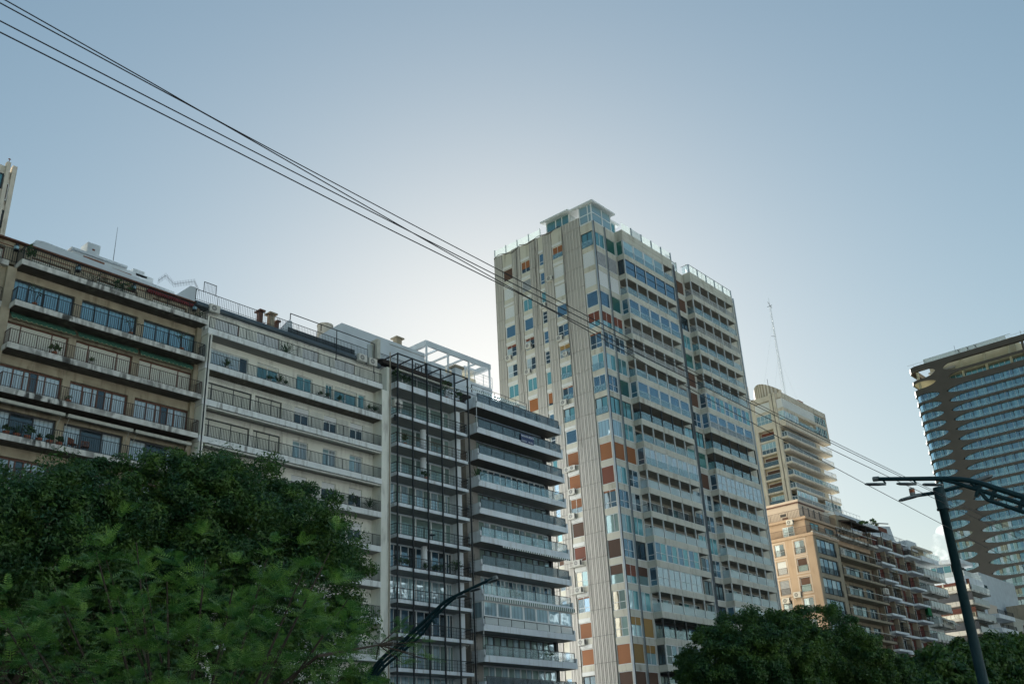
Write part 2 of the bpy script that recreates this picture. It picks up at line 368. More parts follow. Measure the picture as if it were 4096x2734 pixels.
# window styles: f frame, p panes (list cycles), nx lights, hb horizontal bars (fractions up), sh shutter share, sm shutter material, xs own mullion positions
S = {
 'teal2': dict(f='alu_white', p=['g_teal'], nx=2), 'teal2d': dict(f='frame_dark', p=['g_teal'], nx=2),
 'pale2': dict(f='alu_white', p=['g_pale', 'g_teal'], nx=2), 'pale1': dict(f='alu_white', p=['g_sky'], nx=1, w=.12),
 'blue1': dict(f='alu_white', p=['g_blue'], nx=1, w=.1), 'blue2': dict(f='alu_white', p=['g_blue'], nx=2, hb=[.38]), 'green1': dict(f='alu', p=['g_green'], nx=1),
 'grid4': dict(f='alu_white', p=['g_dark', 'g_blue'], nx=2, hb=[.42]), 'grid4c': dict(f='alu_white', p=['g_curtain', 'g_dark'], nx=2, hb=[.4]),
 'grid4a': dict(f='alu_white', p=['g_amber', 'g_blind'], nx=2, hb=[.4]),
 'red_cur': dict(f='alu_white', p=['g_curtain', 'g_dark'], nx=2, hb=[.4], sh=.22, sm='shutter_red'), 'org_cur': dict(f='alu_white', p=['g_curtain'], nx=2, hb=[.35], sh=.35, sm='shutter_ochre'),
 'org_top': dict(f='alu_white', p=['g_dark', 'g_blue'], nx=2, hb=[.3], sh=.12, sm='shutter_orange'), 'org_half': dict(f='alu_white', p=['g_dark'], nx=2, sh=.62, sm='shutter_orange'),
 'dark2': dict(f='frame_dark', p=['g_pale', 'g_teal'], nx=2, w=.1), 'dark1': dict(f='frame_dark', p=['g_dark'], nx=2, w=.1),
 's_org': dict(f='alu_white', sh=1, sm='shutter_orange'), 's_red': dict(f='alu_white', sh=1, sm='shutter_red'), 's_brn': dict(f='alu_white', sh=1, sm='shutter_brown'),
 's_wht': dict(f='alu_white', sh=1, sm='shutter_white', w=.05), 's_msh': dict(f='alu_white', sh=1, sm='shutter_mesh', w=.05), 's_och': dict(f='alu', sh=1, sm='shutter_ochre'),
 'red_half': dict(f='alu_white', p=['g_pale', 'g_teal'], nx=2, sh=.6, sm='shutter_red'), 'brn_half': dict(f='alu_white', p=['g_blind'], nx=1, sh=.5, sm='shutter_brown'),
 'och_half': dict(f='alu_white', p=['g_pale'], nx=2, sh=.42, sm='shutter_ochre'), 'wht_half': dict(f='alu_white', p=['g_blind'], nx=1, xs=[.62], sh=0),
 'nar3': dict(f='alu_white', p=['g_dark'], nx=1, hb=[.34, .67]), 'nar1': dict(f='alu_white', p=['g_blue'], nx=1, hb=[.3]), 'nar_t': dict(f='alu_white', p=['g_teal'], nx=1), 'nar_o': dict(f='alu_white', p=['g_dark'], nx=1, sh=.8, sm='shutter_orange'),
 'bay_teal': dict(f='alu_white', p=['g_pale'], nx=1, hb=[.45], w=.1), 'bay_blue': dict(f='frame_dark', p=['g_blue'], nx=1, hb=[.52], w=.05), 'bay_b': dict(f='alu_white', p=['g_blue'], nx=1, hb=[.4], w=.1),
 'bay_cur': dict(f='alu_white', p=['g_curtain', 'g_cloud'], nx=2, hb=[.42], w=.06), 'bay_cld': dict(f='alu', p=['g_cloud'], nx=2, hb=[.45], w=.05), 'bay_grid': dict(f='alu_white', p=['g_blue', 'g_teal', 'g_pale'], nx=2, hb=[.42], w=.07),
 'bay_gridd': dict(f='alu_white', p=['g_dark', 'g_blue'], nx=2, hb=[.42], w=.09), 'bay_pink': dict(f='alu', p=['g_cloud'], nx=1, w=.06),
 'back': dict(f='frame_dark', p=['g_dark', 'g_blue'], nx=3), 'backw': dict(f='alu_white', p=['g_dark', 'g_teal', 'g_curtain'], nx=4, hb=[.45]), 'backc': dict(f='alu_white', p=['g_curtain', 'g_dark', 'g_pale'], nx=4),
 'A2': dict(f='frame_dark', p=['g_cblue'], nx=4, w=.11, top=.12), 'A3': dict(f='frame_brown', sh=1, sm='shutter_cream', xs=[.235, .74], w=.1, nosh=True),
 'A4': dict(f='frame_brown', p=['g_curtain', 'g_curtain', 'g_curtain', 'g_dark', 'g_curtain', 'g_curtain'], xs=[.235, .4, .49, .62, .74], w=.12, sh=.06, sm='shutter_white'),
 'A5': dict(f='frame_dark', p=['g_curtain', 'g_dark', 'g_curtain'], xs=[.3, .66], w=.12), 'A1': dict(f='frame_brown', sh=1, sm='shutter_cream', w=.07),
 'B2a': dict(f='alu_white', p=['g_curtain', 'g_curtain', 'g_dark'], xs=[.5, .78], w=.06), 'B2b': dict(f='alu_white', p=['g_teal'], nx=2, sh=.18, sm='shutter_cream'), 'B3a': dict(f='frame_dark', sh=1, sm='shutter_cream', xs=[.16, .62], w=.1),
 'B3b': dict(f='alu_white', p=['g_dark', 'g_dark'], nx=2, sh=.3, sm='shutter_white'), 'B1': dict(f='frame_brown', sh=1, sm='shutter_white', w=.06), 'B4b': dict(f='alu_white', p=['g_pale', 'g_curtain'], nx=2, hb=[.8]),
 'C1': dict(f='alu_white', p=['g_blind'], nx=1, w=.07), 'C2': dict(f='alu_white', p=['g_sky', 'g_pale'], nx=2, w=.06), 'C3': dict(f='alu_white', p=['g_blue', 'g_dark'], nx=2, w=.06), 'C4': dict(f='alu_white', p=['g_sky', 'g_blind'], nx=2, w=.06),
 'D1': dict(f='frame_dark', p=['g_blind'], nx=2, w=.08, hb=[.62]), 'D2': dict(f='alu_white', p=['g_dark', 'g_blue'], nx=2, w=.08), 'D3': dict(f='frame_dark', p=['g_blind', 'g_sky'], nx=2, w=.1, hb=[.5]), 'D4': dict(f='alu_white', p=['g_blind', 'g_sky'], nx=2, w=.07, hb=[.55]), 'D5': dict(f='alu_white', p=['g_sky', 'g_blue'], nx=3, w=.07),
 'F1': dict(f='frame_dark', p=['g_curtain', 'g_blue'], nx=4, w=.12), 'F2': dict(f='alu_white', p=['g_curtain', 'g_dark'], nx=2, hb=[.4], w=.06), 'F3': dict(f='frame_dark', p=['g_curtain', 'g_dark', 'g_pale'], nx=3, w=.1),
 'G1': dict(f='alu_white', p=['g_curtain', 'g_dark'], nx=2, w=.07), 'E1': dict(f='alu_white', p=['g_pale'], nx=4, hb=[.4], w=.07), 'E2': dict(f='alu_white', p=['g_teal', 'g_blue'], nx=3, w=.06, hb=[.35]), 'E3': dict(f='alu_white', p=['g_pale', 'g_cloud'], nx=3, hb=[.35], w=.06),
}
_wc = {}
def win_boxes(st, w, h):
    s = S[st]; fwd = s.get('w', .07); fr = []; pn = []; sh = []
    f = s['f']
    fr += [(0, w, -.03, .07, 0, fwd), (0, w, -.03, .07, h - fwd, h), (0, fwd, -.03, .07, fwd, h - fwd), (w - fwd, w, -.03, .07, fwd, h - fwd)]
    xs = s.get('xs') or [(i + 1) / s.get('nx', 1) for i in range(s.get('nx', 1) - 1)]
    m = fwd * .75
    for x in xs: fr.append((x*w - m/2, x*w + m/2, -.025, .065, fwd, h - fwd))
    for y in s.get('hb', []): fr.append((fwd, w - fwd, -.02, .06, y*h - m/2, y*h + m/2))
    fs = s.get('sh', 0)
    if fs < 1:
        ed = [0] + list(xs) + [1]
        P = s['p']
        for i in range(len(ed) - 1):
            pn.append((max(ed[i]*w, fwd*.5), min(ed[i+1]*w, w - fwd*.5), .03, .045, fwd*.5, h*(1-fs) - fwd*.3, P[i % len(P)]))
    if fs > 0: sh.append((fwd*.6, w - fwd*.6, -.01 if s.get('nosh') is None else .02, .028, h*(1-fs) + (0 if fs < 1 else fwd*.5), h - fwd*.5, s['sm']))
    return [(b + (f,)) for b in fr], pn, sh
def win(B, face, c, a0, a1, z0, z1, st, label=None):
    """a framed window (with panes and a roller shutter as sub-parts) in plane c of a facade"""
    w, h = round(a1 - a0, 2), round(z1 - z0, 2)
    off = B.off
    if B.nw >= B.cap:
        fr, pn, sh = win_boxes(st, w, h)
        for b in fr + pn + sh:
            if face == 'F': B.extra.box(a0 + b[0], a0 + b[1], c + b[2], c + b[3], z0 + b[4], z0 + b[5], b[6])
            else: B.extra.box(c + b[2], c + b[3], a1 - b[0], a1 - b[1], z0 + b[4], z0 + b[5], b[6])
        return None
    B.nw += 1
    key = (st, w, h)
    if key not in _wc:
        out = []
        for k, lst in zip(('window', 'pane', 'roller_shutter'), win_boxes(st, w, h)):
            if not lst: out.append(None); continue
            m = MB()
            for b in lst: m.box(*b)
            out.append(m.mesh(k))
        _wc[key] = out
    fr, pn, sh = _wc[key]
    o = obj('window', fr, B.root)
    if face == 'F': o.location = (a0 - off[0], c - off[1], z0)
    else: o.location = (c - off[0], a1 - off[1], z0); o.rotation_euler = (0, 0, R(-90))
    if label: o['label'] = label
    if pn: obj('pane', pn, o)
    if sh: obj('roller_shutter', sh, o)
    return o

def rail(m, pts, z0, z1, sp=0.15, bw=0.026, mat='black_iron', mid=None, top=0.04):
    """iron railing following a plan polyline"""
    for (p, q) in zip(pts[:-1], pts[1:]):
        L = math.hypot(q[0]-p[0], q[1]-p[1]); n = max(1, int(L / sp)); ax = abs(q[0]-p[0]) > abs(q[1]-p[1])
        t = top / 2
        x0, x1, y0, y1 = min(p[0], q[0]), max(p[0], q[0]), min(p[1], q[1]), max(p[1], q[1])
        m.box(x0 - t, x1 + t, y0 - t, y1 + t, z1 - top, z1, mat)
        m.box(x0, x1, y0 - t*.6 if ax else y0, y1 + t*.6 if ax else y1, z0 + .06, z0 + .06 + top*.7, mat) if ax else m.box(x0 - t*.6, x1 + t*.6, y0, y1, z0 + .06, z0 + .06 + top*.7, mat)
        for k in (mid or []):
            zz = z0 + (z1 - z0) * k
            m.box(x0 - (0 if ax else .01), x1 + (0 if ax else .01), y0 - .01, y1 + .01, zz, zz + .022, mat)
        for i in range(n + 1):
            x, y = p[0] + (q[0]-p[0])*i/n, p[1] + (q[1]-p[1])*i/n
            b = bw * (2 if i % 12 == 0 else 1)
            m.box(x - b/2, x + b/2, y - b/2, y + b/2, z0, z1 - top, mat)
def glassrail(B, x0, x1, y, z0, z1, n, gm='glass_rail', fm='frame_dark', side=None, name='glass_balustrade'):
    m = MB()
    for i in range(n + 1):
        x = x0 + (x1 - x0) * i / n
        m.box(x - .03, x + .03, y - .03, y + .03, z0, z1, fm)
    m.box(x0, x1, y - .032, y + .032, z1, z1 + .05, fm)
    if side: m.box(x0 - .03, x0 + .03, y, side, z1, z1 + .05, fm)
    o = B.part(name, m)
    g = MB()
    for i in range(n):
        a, b = x0 + (x1 - x0) * i / n + .04, x0 + (x1 - x0) * (i + 1) / n - .04
        g.box(a, b, y - .008, y + .008, z0 + .03, z1 - .02, gm)
    if side: g.box(x0 - .008, x0 + .008, y + .05, side, z0 + .03, z1 - .02, gm)
    B.part('glass_panel', g, o) if False else obj('glass_panel', g, o, B.off)
    return o

# ---------------------------------------------------------------- ground and street
def struct(name, mb, off=(0, 0, 0)):
    o = obj(name, mb); o['kind'] = 'structure'; return o
m = MB(); m.box(-900, 1500, -700, 1500, -0.5, 0.0, 'turf'); struct('ground', m)
m = MB(); m.box(-300, 700, 4.5, 29, 0.0, 0.004, 'asphalt'); m.box(-300, 700, 37, 60, 0.0, 0.004, 'asphalt'); m.box(84.3, 92.6, 60, 300, 0.0, 0.004, 'asphalt'); m.box(199.5, 210.5, 60, 300, 0.0, 0.004, 'asphalt'); struct('road', m)
m = MB()
for y in (10.6, 16.7, 22.8, 44.6, 52.3):
    for i in range(110): m.box(-200 + i*6, -197 + i*6, y - .07, y + .07, 0.004, 0.008, 'roadpaint')
struct('lane_marking', m)
m = MB(); m.box(-300, 84, 60, 90, 0, 0.14, 'paving'); m.box(93, 199, 60, 90, 0, 0.14, 'paving'); m.box(211, 500, 60, 90, 0, 0.14, 'paving'); m.box(-300, 700, 29, 30.4, 0, .14, 'paving'); m.box(-300, 700, 35.6, 37, 0, .14, 'paving'); m.box(-300, 700, -6, 4.5, 0, 0.02, 'paving'); struct('pavement', m)

# ---------------------------------------------------------------- travertine block (far left)
A = Bld('apartment_building', 'cream travertine apartment block with stained concrete balconies, at the far left', 'building', 31, 70)
T_A = [37.86 - 3.23 * i for i in range(11)]
m = MB(); m.box(12, 38.4, 67.85, 84, 0, 39.5, 'travertine')
zt = 39.55
bays = [(16.6, 22.7), (23.72, 28.15), (28.7, 33.15), (33.7, 38.3)]
for i in range(11):
    ztop = 39.55 if i == 0 else T_A[i-1] - .4
    f = T_A[i]
    if i == 0: ops = [(17.5, 22.7, f + .05, 39.0), (24.6, 27.5, f + .05, 38.95), (29.6, 32.9, f + .05, 38.95), (34.2, 37.2, f + .05, 38.95)]
    else: ops = [(a, b, f + .02, f + 2.14 + (.1 if i == 1 else 0)) for a, b in bays]
    m.wall('F', 67.3, 12, 38.42, f, ztop, ops, .32, 'travertine')
m.box(12, 38.42, 67.3, 67.62, 0, T_A[10], 'travertine')
A.part('wall', m)
m = MB(); m.box(23.0, 23.62, 66.93, 67.3, 0, 37.46, 'travertine'); A.part('pilaster', m)
m = MB(); m.box(38.16, 38.56, 66.98, 67.3, 0, 37.46, 'travertine'); A.part('pilaster', m)
for i in range(9):
    t = T_A[i]
    m = MB(); m.box(23.52, 38.48, 66, 67.3, t - .4, t, 'edge_stained'); m.box(12, 23.0, 66.93, 67.3, t - .4, t, 'edge_stained')
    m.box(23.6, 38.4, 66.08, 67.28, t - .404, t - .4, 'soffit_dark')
    A.part('balcony_slab', m)
    if i < 7:
        m = MB(); fm = 'black_iron' if i in (0, 1, 4) else 'brown_iron'
        rail(m, [(23.58, 67.25), (23.58, 66.05), (38.42, 66.05), (38.42, 67.25)], t, t + 1.06, .155, .026, fm)
        if i < 1: rail(m, [(12, 67.0), (23.5, 67.0)], t, t + 1.06, .155, .026, fm)
        else: rail(m, [(12, 67.0), (22.9, 67.0)], t, t + 1.06, .155, .026, fm)
        A.part('balcony_railing', m)
stA = {0: 'A1', 1: 'A2', 2: 'A3', 3: 'A4', 4: 'A5', 5: 'A4'}
for i in range(6):
    f = T_A[i]
    if i == 0:
        for a, b in ((17.5, 22.7), (24.6, 27.5), (29.6, 32.9), (34.2, 37.2)): win(A, 'F', 67.48, a, b, f + .05, 38.95, 'A1')
    else:
        for a, b in bays: win(A, 'F', 67.5, a, b, f + .02, f + 2.14 + (.1 if i == 1 else 0), stA[i])
m = MB(); m.box(12, 38.3, 66.95, 67.9, 39.55, 39.67, 'frame_brown'); m.box(12, 38.25, 67.05, 84, 39.67, 39.72, 'slate_roof'); A.part('eaves', m)
m = MB(); m.box(12, 38.2, 67.24, 67.3, 39.2, 39.24, 'wood_panel'); m.box(23.7, 38.2, 67.24, 67.3, 38.0, 38.03, 'wood_panel'); A.part('cornice_moulding', m)
m = MB(); m.sidepoly([(24.2, 39.7), (25.7, 41.95), (26.3, 42.05), (37.4, 41.6), (38.1, 40.6), (38.1, 39.7)], 70, 70.3, 'roof_white', 'y'); m.box(26, 37, 70.3, 80, 39.7, 41.5, 'roof_white'); A.part('penthouse_wall', m)
m = MB(); m.box(29.3, 36.4, 71.9, 76, 41.4, 43.25, 'roof_white'); m.box(29.1, 33.9, 71.7, 76.2, 43.25, 43.45, 'roof_white')
m.box(30.2, 32.0, 71.85, 71.9, 42.75, 43.1, 'wood_panel'); m.box(32.7, 34.4, 71.85, 71.9, 42.55, 42.9, 'wood_panel'); A.part('stair_house', m)
m = MB(); m.box(30.42, 31.5, 71.9, 73.1, 43.45, 44.5, 'roof_white'); m.box(30.85, 31.05, 71.86, 71.9, 43.85, 44.0, 'brick_red'); A.part('chimney', m)
m = MB(); m.box(34.55, 35.6, 72, 73, 43.2, 43.62, 'roof_white'); m.box(34.8, 35.8, 71.9, 73.2, 43.0, 43.2, 'roof_white'); A.part('chimney', m)
m = MB(); m.sidepoly([(36.0, 39.7), (37.75, 41.55), (38.2, 41.55), (38.35, 41.4), (38.35, 39.7)], 68.0, 68.5, 'roof_white', 'y'); A.part('gable_wall', m)
m = MB(); m.tube([(32.75, 72, 43.4), (32.75, 72, 46.9)], .03, 'cable', 5, .012); A.part('lightning_rod', m)
m = MB()
for (x0, z0, x1, z1, n) in ((34.8, 40.9, 35.4, 41.6, 5), (35.4, 41.6, 36.2, 41.1, 6), (36.2, 41.1, 38.0, 42.0, 13), (38.0, 42.0, 38.5, 41.2, 5)):
    m.tube([(x0, 67.9, z0), (x1, 67.9, z1)], .014, 'black_iron', 4)
    for k in range(n + 1):
        x, z = x0 + (x1-x0)*k/n, z0 + (z1-z0)*k/n
        m.box(x - .008, x + .008, 67.9 - .008, 67.9 + .008, z - .3, z + .24, 'black_iron')
A.part('security_spikes', m)
def lantern(B, x, y, z, s=1.0):
    m = MB(); m.prism([(x + .17*s*math.cos(t*math.pi/3), y + .17*s*math.sin(t*math.pi/3)) for t in range(6)], z - .2*s, z + .18*s, 'black_iron')
    m.prism([(x + .11*s*math.cos(t*math.pi/3), y + .11*s*math.sin(t*math.pi/3)) for t in range(6)], z + .18*s, z + .3*s, 'black_iron')
    m.prism([(x + .175*s*math.cos(t*math.pi/3), y + .175*s*math.sin(t*math.pi/3)) for t in range(6)], z - .1*s, z + .1*s, 'g_pale')
    m.box(x - .02, x + .02, y, y + .3, z + .2*s, z + .24*s, 'black_iron'); B.part('wall_lantern', m)
for x in (23.35, 27.95, 32.4, 37.75): lantern(A, x, 67.0, 39.05, 1.1)
def scallop_awning(B, x0, x1, y, z, mat, edge, n):
    m = MB(); m.sidepoly([(y, z), (y, z + .03), (67.25, z + .36), (67.25, z + .33)], x0, x1, mat, 'x')
    w = (x1 - x0) / n
    for i in range(n):
        a = x0 + i*w
        m.sidepoly([(a, z + .03), (a, z - .14), (a + w*.25, z - .22), (a + w*.5, z - .24), (a + w*.75, z - .22), (a + w, z - .14), (a + w, z + .03)], y - .012, y, mat, 'y')
        m.sidepoly([(a, z - .14), (a, z - .17), (a + w*.25, z - .25), (a + w*.5, z - .27), (a + w*.75, z - .25), (a + w, z - .17), (a + w, z - .14), (a + w*.75, z - .22), (a + w*.5, z - .24), (a + w*.25, z - .22)], y - .018, y - .012, edge, 'y')
    B.part('awning', m)
for a, b in ((23.75, 28.4), (28.6, 33.3), (33.5, 38.0)): scallop_awning(A, a, b, 66.85, 33.85, 'awning_green', 'awning_edge', 13)
m = MB(); m.box(33.6, 37.9, 67.0, 67.25, 39.25, 39.4, 'awning_red')
for k in range(22): m.box(33.6 + k*.195, 33.72 + k*.195, 66.98, 67.0, 39.12, 39.4, 'awning_red')
A.part('awning', m)
for a, b in ((14.0, 22.6), (22.9, 28.3), (28.5, 33.4), (33.6, 38.2)):
    m = MB(); m.box(a, b, 66.35, 66.6, T_A[3] - .95, T_A[3] - .72, 'canvas'); m.sidepoly([(66.4, T_A[3] - .73), (66.6, T_A[3] - .73), (67.28, T_A[3] - .42), (67.28, T_A[3] - .47)], a, b, 'dark_canvas', 'x')
    for x in (a + .2, b - .2): m.tube([(x, 66.5, T_A[3] - .9), (x, 67.28, T_A[3] - 1.9)], .02, 'canvas', 5)
    A.part('awning', m)

# ---------------------------------------------------------------- tower slice behind it at the left edge
Z = Bld('high_rise', 'pale concrete tower with dark window strips, cut by the left edge of the photo', 'building', 20, 80)
m = MB(); m.box(8, 24.4, 75.1, 90, 0, 50.5, 'buff'); Z.part('wall', m)
m = MB(); m.box(24.72, 25.08, 75, 75.5, 30, 50.8, 'buff'); Z.part('pier', m)
m = MB(); m.box(24.2, 24.5, 74.9, 75.3, 30, 50.9, 'buff'); Z.part('pier', m)
m = MB(); m.box(24.4, 24.8, 75.25, 90, 0, 50.2, 'buff')
for z in (43.9, 46.5, 49.0): m.box(24.5, 24.72, 75.1, 75.25, z, z + .45, 'buff')
Z.part('wall', m)
for i, z in enumerate((49.4, 46.9, 44.3)): win(Z, 'F', 75.12, 24.5, 24.72, z - 2.0, z - .4, 's_brn' if i == 0 else 'dark1')
for i, z in enumerate((50.0, 47.5, 45.0)): win(Z, 'F', 75.02, 20.5, 24.15, z - 1.7, z - .3, ('dark2', 'pale1', 'dark1')[i])
m = MB(); m.tube([(24.35, 75, 50.9), (24.35, 75, 51.3)], .03, 'brick_red', 5); m.box(24.25, 24.45, 74.97, 75.03, 51.2, 51.26, 'brick_red'); Z.part('finial', m)

# ---------------------------------------------------------------- white block with wide loggias
B = Bld('apartment_building', 'white apartment block with wide recessed loggias and a slate eaves band', 'building', 47.5, 70)
T_B = [37.25 - 3.06 * i for i in range(12)]
m = MB(); m.box(38.62, 58.3, 67.55, 84, 0, 39.4, 'white_wall')
m.box(38.62, 38.98, 66, 67.24, 0, 36.75, 'white_wall'); m.box(57.1, 57.8, 66, 67.24, 0, 36.75, 'white_wall'); m.box(57.8, 58.35, 66.15, 67.55, 0, 39.3, 'white_wall')
o2 = [(39.7, 43.3, 2.0), (44.2, 46.4, 2.0), (48.3, 50.0, 2.0), (51.5, 52.3, 2.0), (52.5, 55.1, 2.0), (55.3, 56.1, 2.0)]
o3 = [(39.4, 43.85, 2.05), (44.2, 46.9, 2.05), (48.2, 49.8, 2.05), (51.4, 52.9, 2.05), (54.4, 55.9, 2.05)]
for i in range(12):
    f = T_B[i]; zt = 39.4 if i == 0 else T_B[i-1] - .5
    if i == 0: m.wall('F', 67.24, 38.98, 57.8, f, zt, [(39.9, 42.2, f + .03, 39.0), (44.0, 46.3, f + .03, 39.0), (48.8, 50.6, f + .03, 39.0), (52.4, 54.8, f + .03, 39.0)], .3, 'white_wall')
    else: m.wall('F', 67.24, 38.98, 57.1, f, zt, [(a, b, f + .03, f + h) for a, b, h in (o2 if i == 1 else o3)], .3, 'white_wall')
B.part('wall', m)
for i in range(9):
    f = T_B[i]
    if i == 0:
        for a, b in ((39.9, 42.2), (44.0, 46.3), (48.8, 50.6), (52.4, 54.8)): win(B, 'F', 67.36, a, b, f + .03, 39.0, 'B1')
    elif i == 1:
        for k, (a, b, h) in enumerate(o2): win(B, 'F', 67.38, a, b, f + .03, f + h, ['B2a', 'B2b', 'teal2', 'teal2', 'B2b', 'nar_t'][k])
    else:
        for k, (a, b, h) in enumerate(o3): win(B, 'F', 67.38, a, b, f + .03, f + h, ['B3a', 'B3a', 'B3b', 'B3b', 'B3b'][k] if i != 3 else ['B3a', 'B3a', 'B4b', 'B4b', 'B4b'][k])
for i in range(12):
    t = T_B[i]
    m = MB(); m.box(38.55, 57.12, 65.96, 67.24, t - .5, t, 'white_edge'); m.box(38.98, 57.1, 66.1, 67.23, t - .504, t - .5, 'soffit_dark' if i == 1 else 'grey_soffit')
    B.part('balcony_slab', m)
    if i < 9:
        m = MB(); rail(m, [(38.66, 66.03), (57.04, 66.03)], t, t + (1.0 if i else 1.02), .145, .026); B.part('balcony_railing', m)
m = MB(); m.sidepoly([(66.75, 39.35), (66.7, 39.45), (67.0, 39.85), (84, 39.85), (84, 39.35)], 37.8, 57.6, 'slate_roof', 'x'); B.part('eaves', m)
m = MB(); m.box(38.98, 57.7, 67.18, 67.24, 39.12, 39.18, 'white_edge'); m.box(38.98, 57.7, 67.12, 67.24, 39.28, 39.35, 'white_edge'); B.part('cornice_moulding', m)
m = MB(); rail(m, [(37.7, 66.95), (56.2, 66.95)], 39.85, 40.85, .17, .02); B.part('roof_railing', m)
m = MB()
for x in (46.8, 50.2, 52.0, 56.5): m.box(x - .03, x + .03, 66.5, 66.56, 38.4 if x > 51 else 40.8, 41.45, 'black_iron')
m.box(46.8, 56.5, 66.5, 66.56, 41.4, 41.46, 'black_iron')
B.part('roof_frame', m); m = MB(); m.box(38.4, 39.6, 67.0, 67.04, 41.75, 41.8, 'black_iron'); m.box(38.4, 38.44, 67, 67.04, 40.8, 41.8, 'black_iron'); m.box(39.56, 39.6, 67, 67.04, 40.8, 41.8, 'black_iron')
for k in range(9): m.box(38.44 + k*.13, 38.455 + k*.13, 67.01, 67.03, 40.85, 41.75, 'black_iron')
B.part('roof_frame', m)
m = MB()
for k in range(52): m.box(48 + k*.15, 48 + k*.15 + .09, 68.5, 68.56, 39.85, 41.2, 'slate_roof'); m.box(48.09 + k*.15, 48.15 + k*.15, 68.53, 68.56, 39.85, 41.2, 'frame_dark')
B.part('roof_screen', m)
for x, w, h, mt in ((46.1, .36, 42.8, 'frame_brown'), (47.3, .5, 42.9, 'olive_plaster'), (47.9, .25, 42.3, 'frame_brown')):
    m = MB(); m.box(x - w/2, x + w/2, 70, 70.5, 39.85, h - .15, mt); m.box(x - w*.85, x + w*.85, 69.8, 70.7, h - .15, h, mt); B.part('chimney', m)
m = MB(); m.sidepoly([(44.6, 39.9), (44.8, 41.2), (46.9, 42.0), (46.9, 39.9)], 70.6, 70.9, 'brick_red', 'y'); m.sidepoly([(47.0, 40), (48.9, 42.6), (49.2, 42.5), (49.4, 40)], 69.6, 70, 'roof_white', 'y'); B.part('parapet', m)
m = MB(); m.box(56.6, 57.0, 66.2, 67.2, 39.9, 41.9, 'canvas'); m.box(56.1, 57.0, 66.9, 67.1, 39.9, 41.4, 'glass_frost'); B.part('roof_partition', m)
m = MB()
for i in (2,):
    t = T_B[i]; zt = T_B[1] - .5
    for k in range(90):
        a = 39.0 + k*.2
        for sgn in (1, -1):
            x0, x1 = (a, a + .2)
            z0, z1 = (zt - .38, zt - .18) if sgn > 0 else (zt - .18, zt - .38)
            m.tube([(x0, 67.2, z0), (x1, 67.2, z1)], .011, 'alu_white', 3); m.tube([(x0, 67.2, z0 + .2), (x1, 67.2, z1 + .2)], .011, 'alu_white', 3)
    for (xa, xb) in ((46.95, 48.15), (49.85, 51.35), (52.95, 54.35), (55.95, 57.0)):
        n = int((xb - xa) / .2)
        for p in range(n):
            for q in range(10):
                x, z = xa + p*.2, t + .05 + q*.2
                m.tube([(x, 67.19, z), (x + .2, 67.19, z + .2)], .011, 'alu_white', 3); m.tube([(x, 67.19, z + .2), (x + .2, 67.19, z)], .011, 'alu_white', 3)
B.part('lattice_trellis', m)
m = MB()
for x in (38.75, 58.0): m.tube([(x, 65.93, 0), (x, 65.93, 36.6 if x < 40 else 40.8)], .05, 'black_iron' if x < 40 else 'olive_plaster', 6)
m.tube([(58.2, 66.1, 4), (58.2, 66.1, 40.5)], .04, 'cable', 5)
B.part('drain_pipe', m)
m = MB(); m.box(39.1, 57.0, 65.98, 66.3, T_B[2] - .72, T_B[2] - .58, 'canvas'); B.part('awning', m)
m = MB(); m.box(39.1, 57.0, 65.98, 66.3, T_B[3] - .72, T_B[3] - .58, 'canvas'); B.part('awning', m)

# ---------------------------------------------------------------- block with the black steel frame
Cc = Bld('apartment_building', 'white apartment block behind a tall black steel frame of six columns', 'building', 63.7, 70)
T_C = [38.1] + [34.87 - 2.872 * i for i in range(11)]
m = MB(); m.box(58.5, 69.7, 68.25, 84, 0, 40.3, 'white_clean'); m.box(58.42, 58.84, 67.25, 68.25, 0, 37.5, 'white_clean'); m.box(67.9, 68.4, 67.0, 68.25, 0, 38.1, 'white_clean'); m.box(68.4, 69.7, 67.6, 68.25, 0, 38.1, 'soffit_dark')
m.box(58.84, 67.9, 67.95, 68.25, 0, T_C[11], 'white_clean')
m.wall('F', 67.95, 58.84, 67.9, 38.1, 40.3, [(59.2, 67.4, 38.15, 40.1)], .3, 'white_clean')
Cc.part('wall', m)
stC = ['C1', 'C1', 'C1', 'C1', 'C4', 'C1', 'C3', 'C2', 'C3', 'C4', 'C2']
for i in range(11):
    t = T_C[i]; th = .6 if i == 0 else .3
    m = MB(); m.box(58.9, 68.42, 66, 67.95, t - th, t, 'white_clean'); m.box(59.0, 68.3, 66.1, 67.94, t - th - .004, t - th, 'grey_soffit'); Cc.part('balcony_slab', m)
    m = MB(); rail(m, [(58.96, 67.2), (58.96, 66.05), (68.36, 66.05), (68.36, 67.0)], t, t + 1.0, .2, .018, 'black_iron' if i != 2 else 'brown_iron', mid=[.35, .65], top=.06); Cc.part('balcony_railing', m)
    zt = (40.1 if i == 0 else T_C[i-1] - (.6 if i == 1 else .3) - .06)
    ed = [58.9, 59.6, 61.3, 63.2, 65.2, 67.1, 67.85] if i else [59.2, 61.5, 63.5, 65.5, 67.4]
    for k in range(len(ed) - 1): win(Cc, 'F', 68.1, ed[k], ed[k+1], t + .04, zt, stC[i])
for i in (1, 2, 5):
    m = MB(); zt = T_C[i] - .3; zb = T_C[i+1]
    m.prism([(63.6 + .3*math.cos(q*math.pi/6), 67.4 + .3*math.sin(q*math.pi/6)) for q in range(12)], zb, zt, 'white_clean'); Cc.part('round_column', m)
for k in range(6):
    x = 58.87 + 1.912*k
    m = MB(); m.box(x - .055, x + .055, 65.75, 65.87, 0.1, 40.95, 'black_iron')
    if k == 0: m.box(x - .3, x - .1, 65.9, 66.0, 34.0, 34.6, 'black_iron')
    Cc.part('steel_column', m)
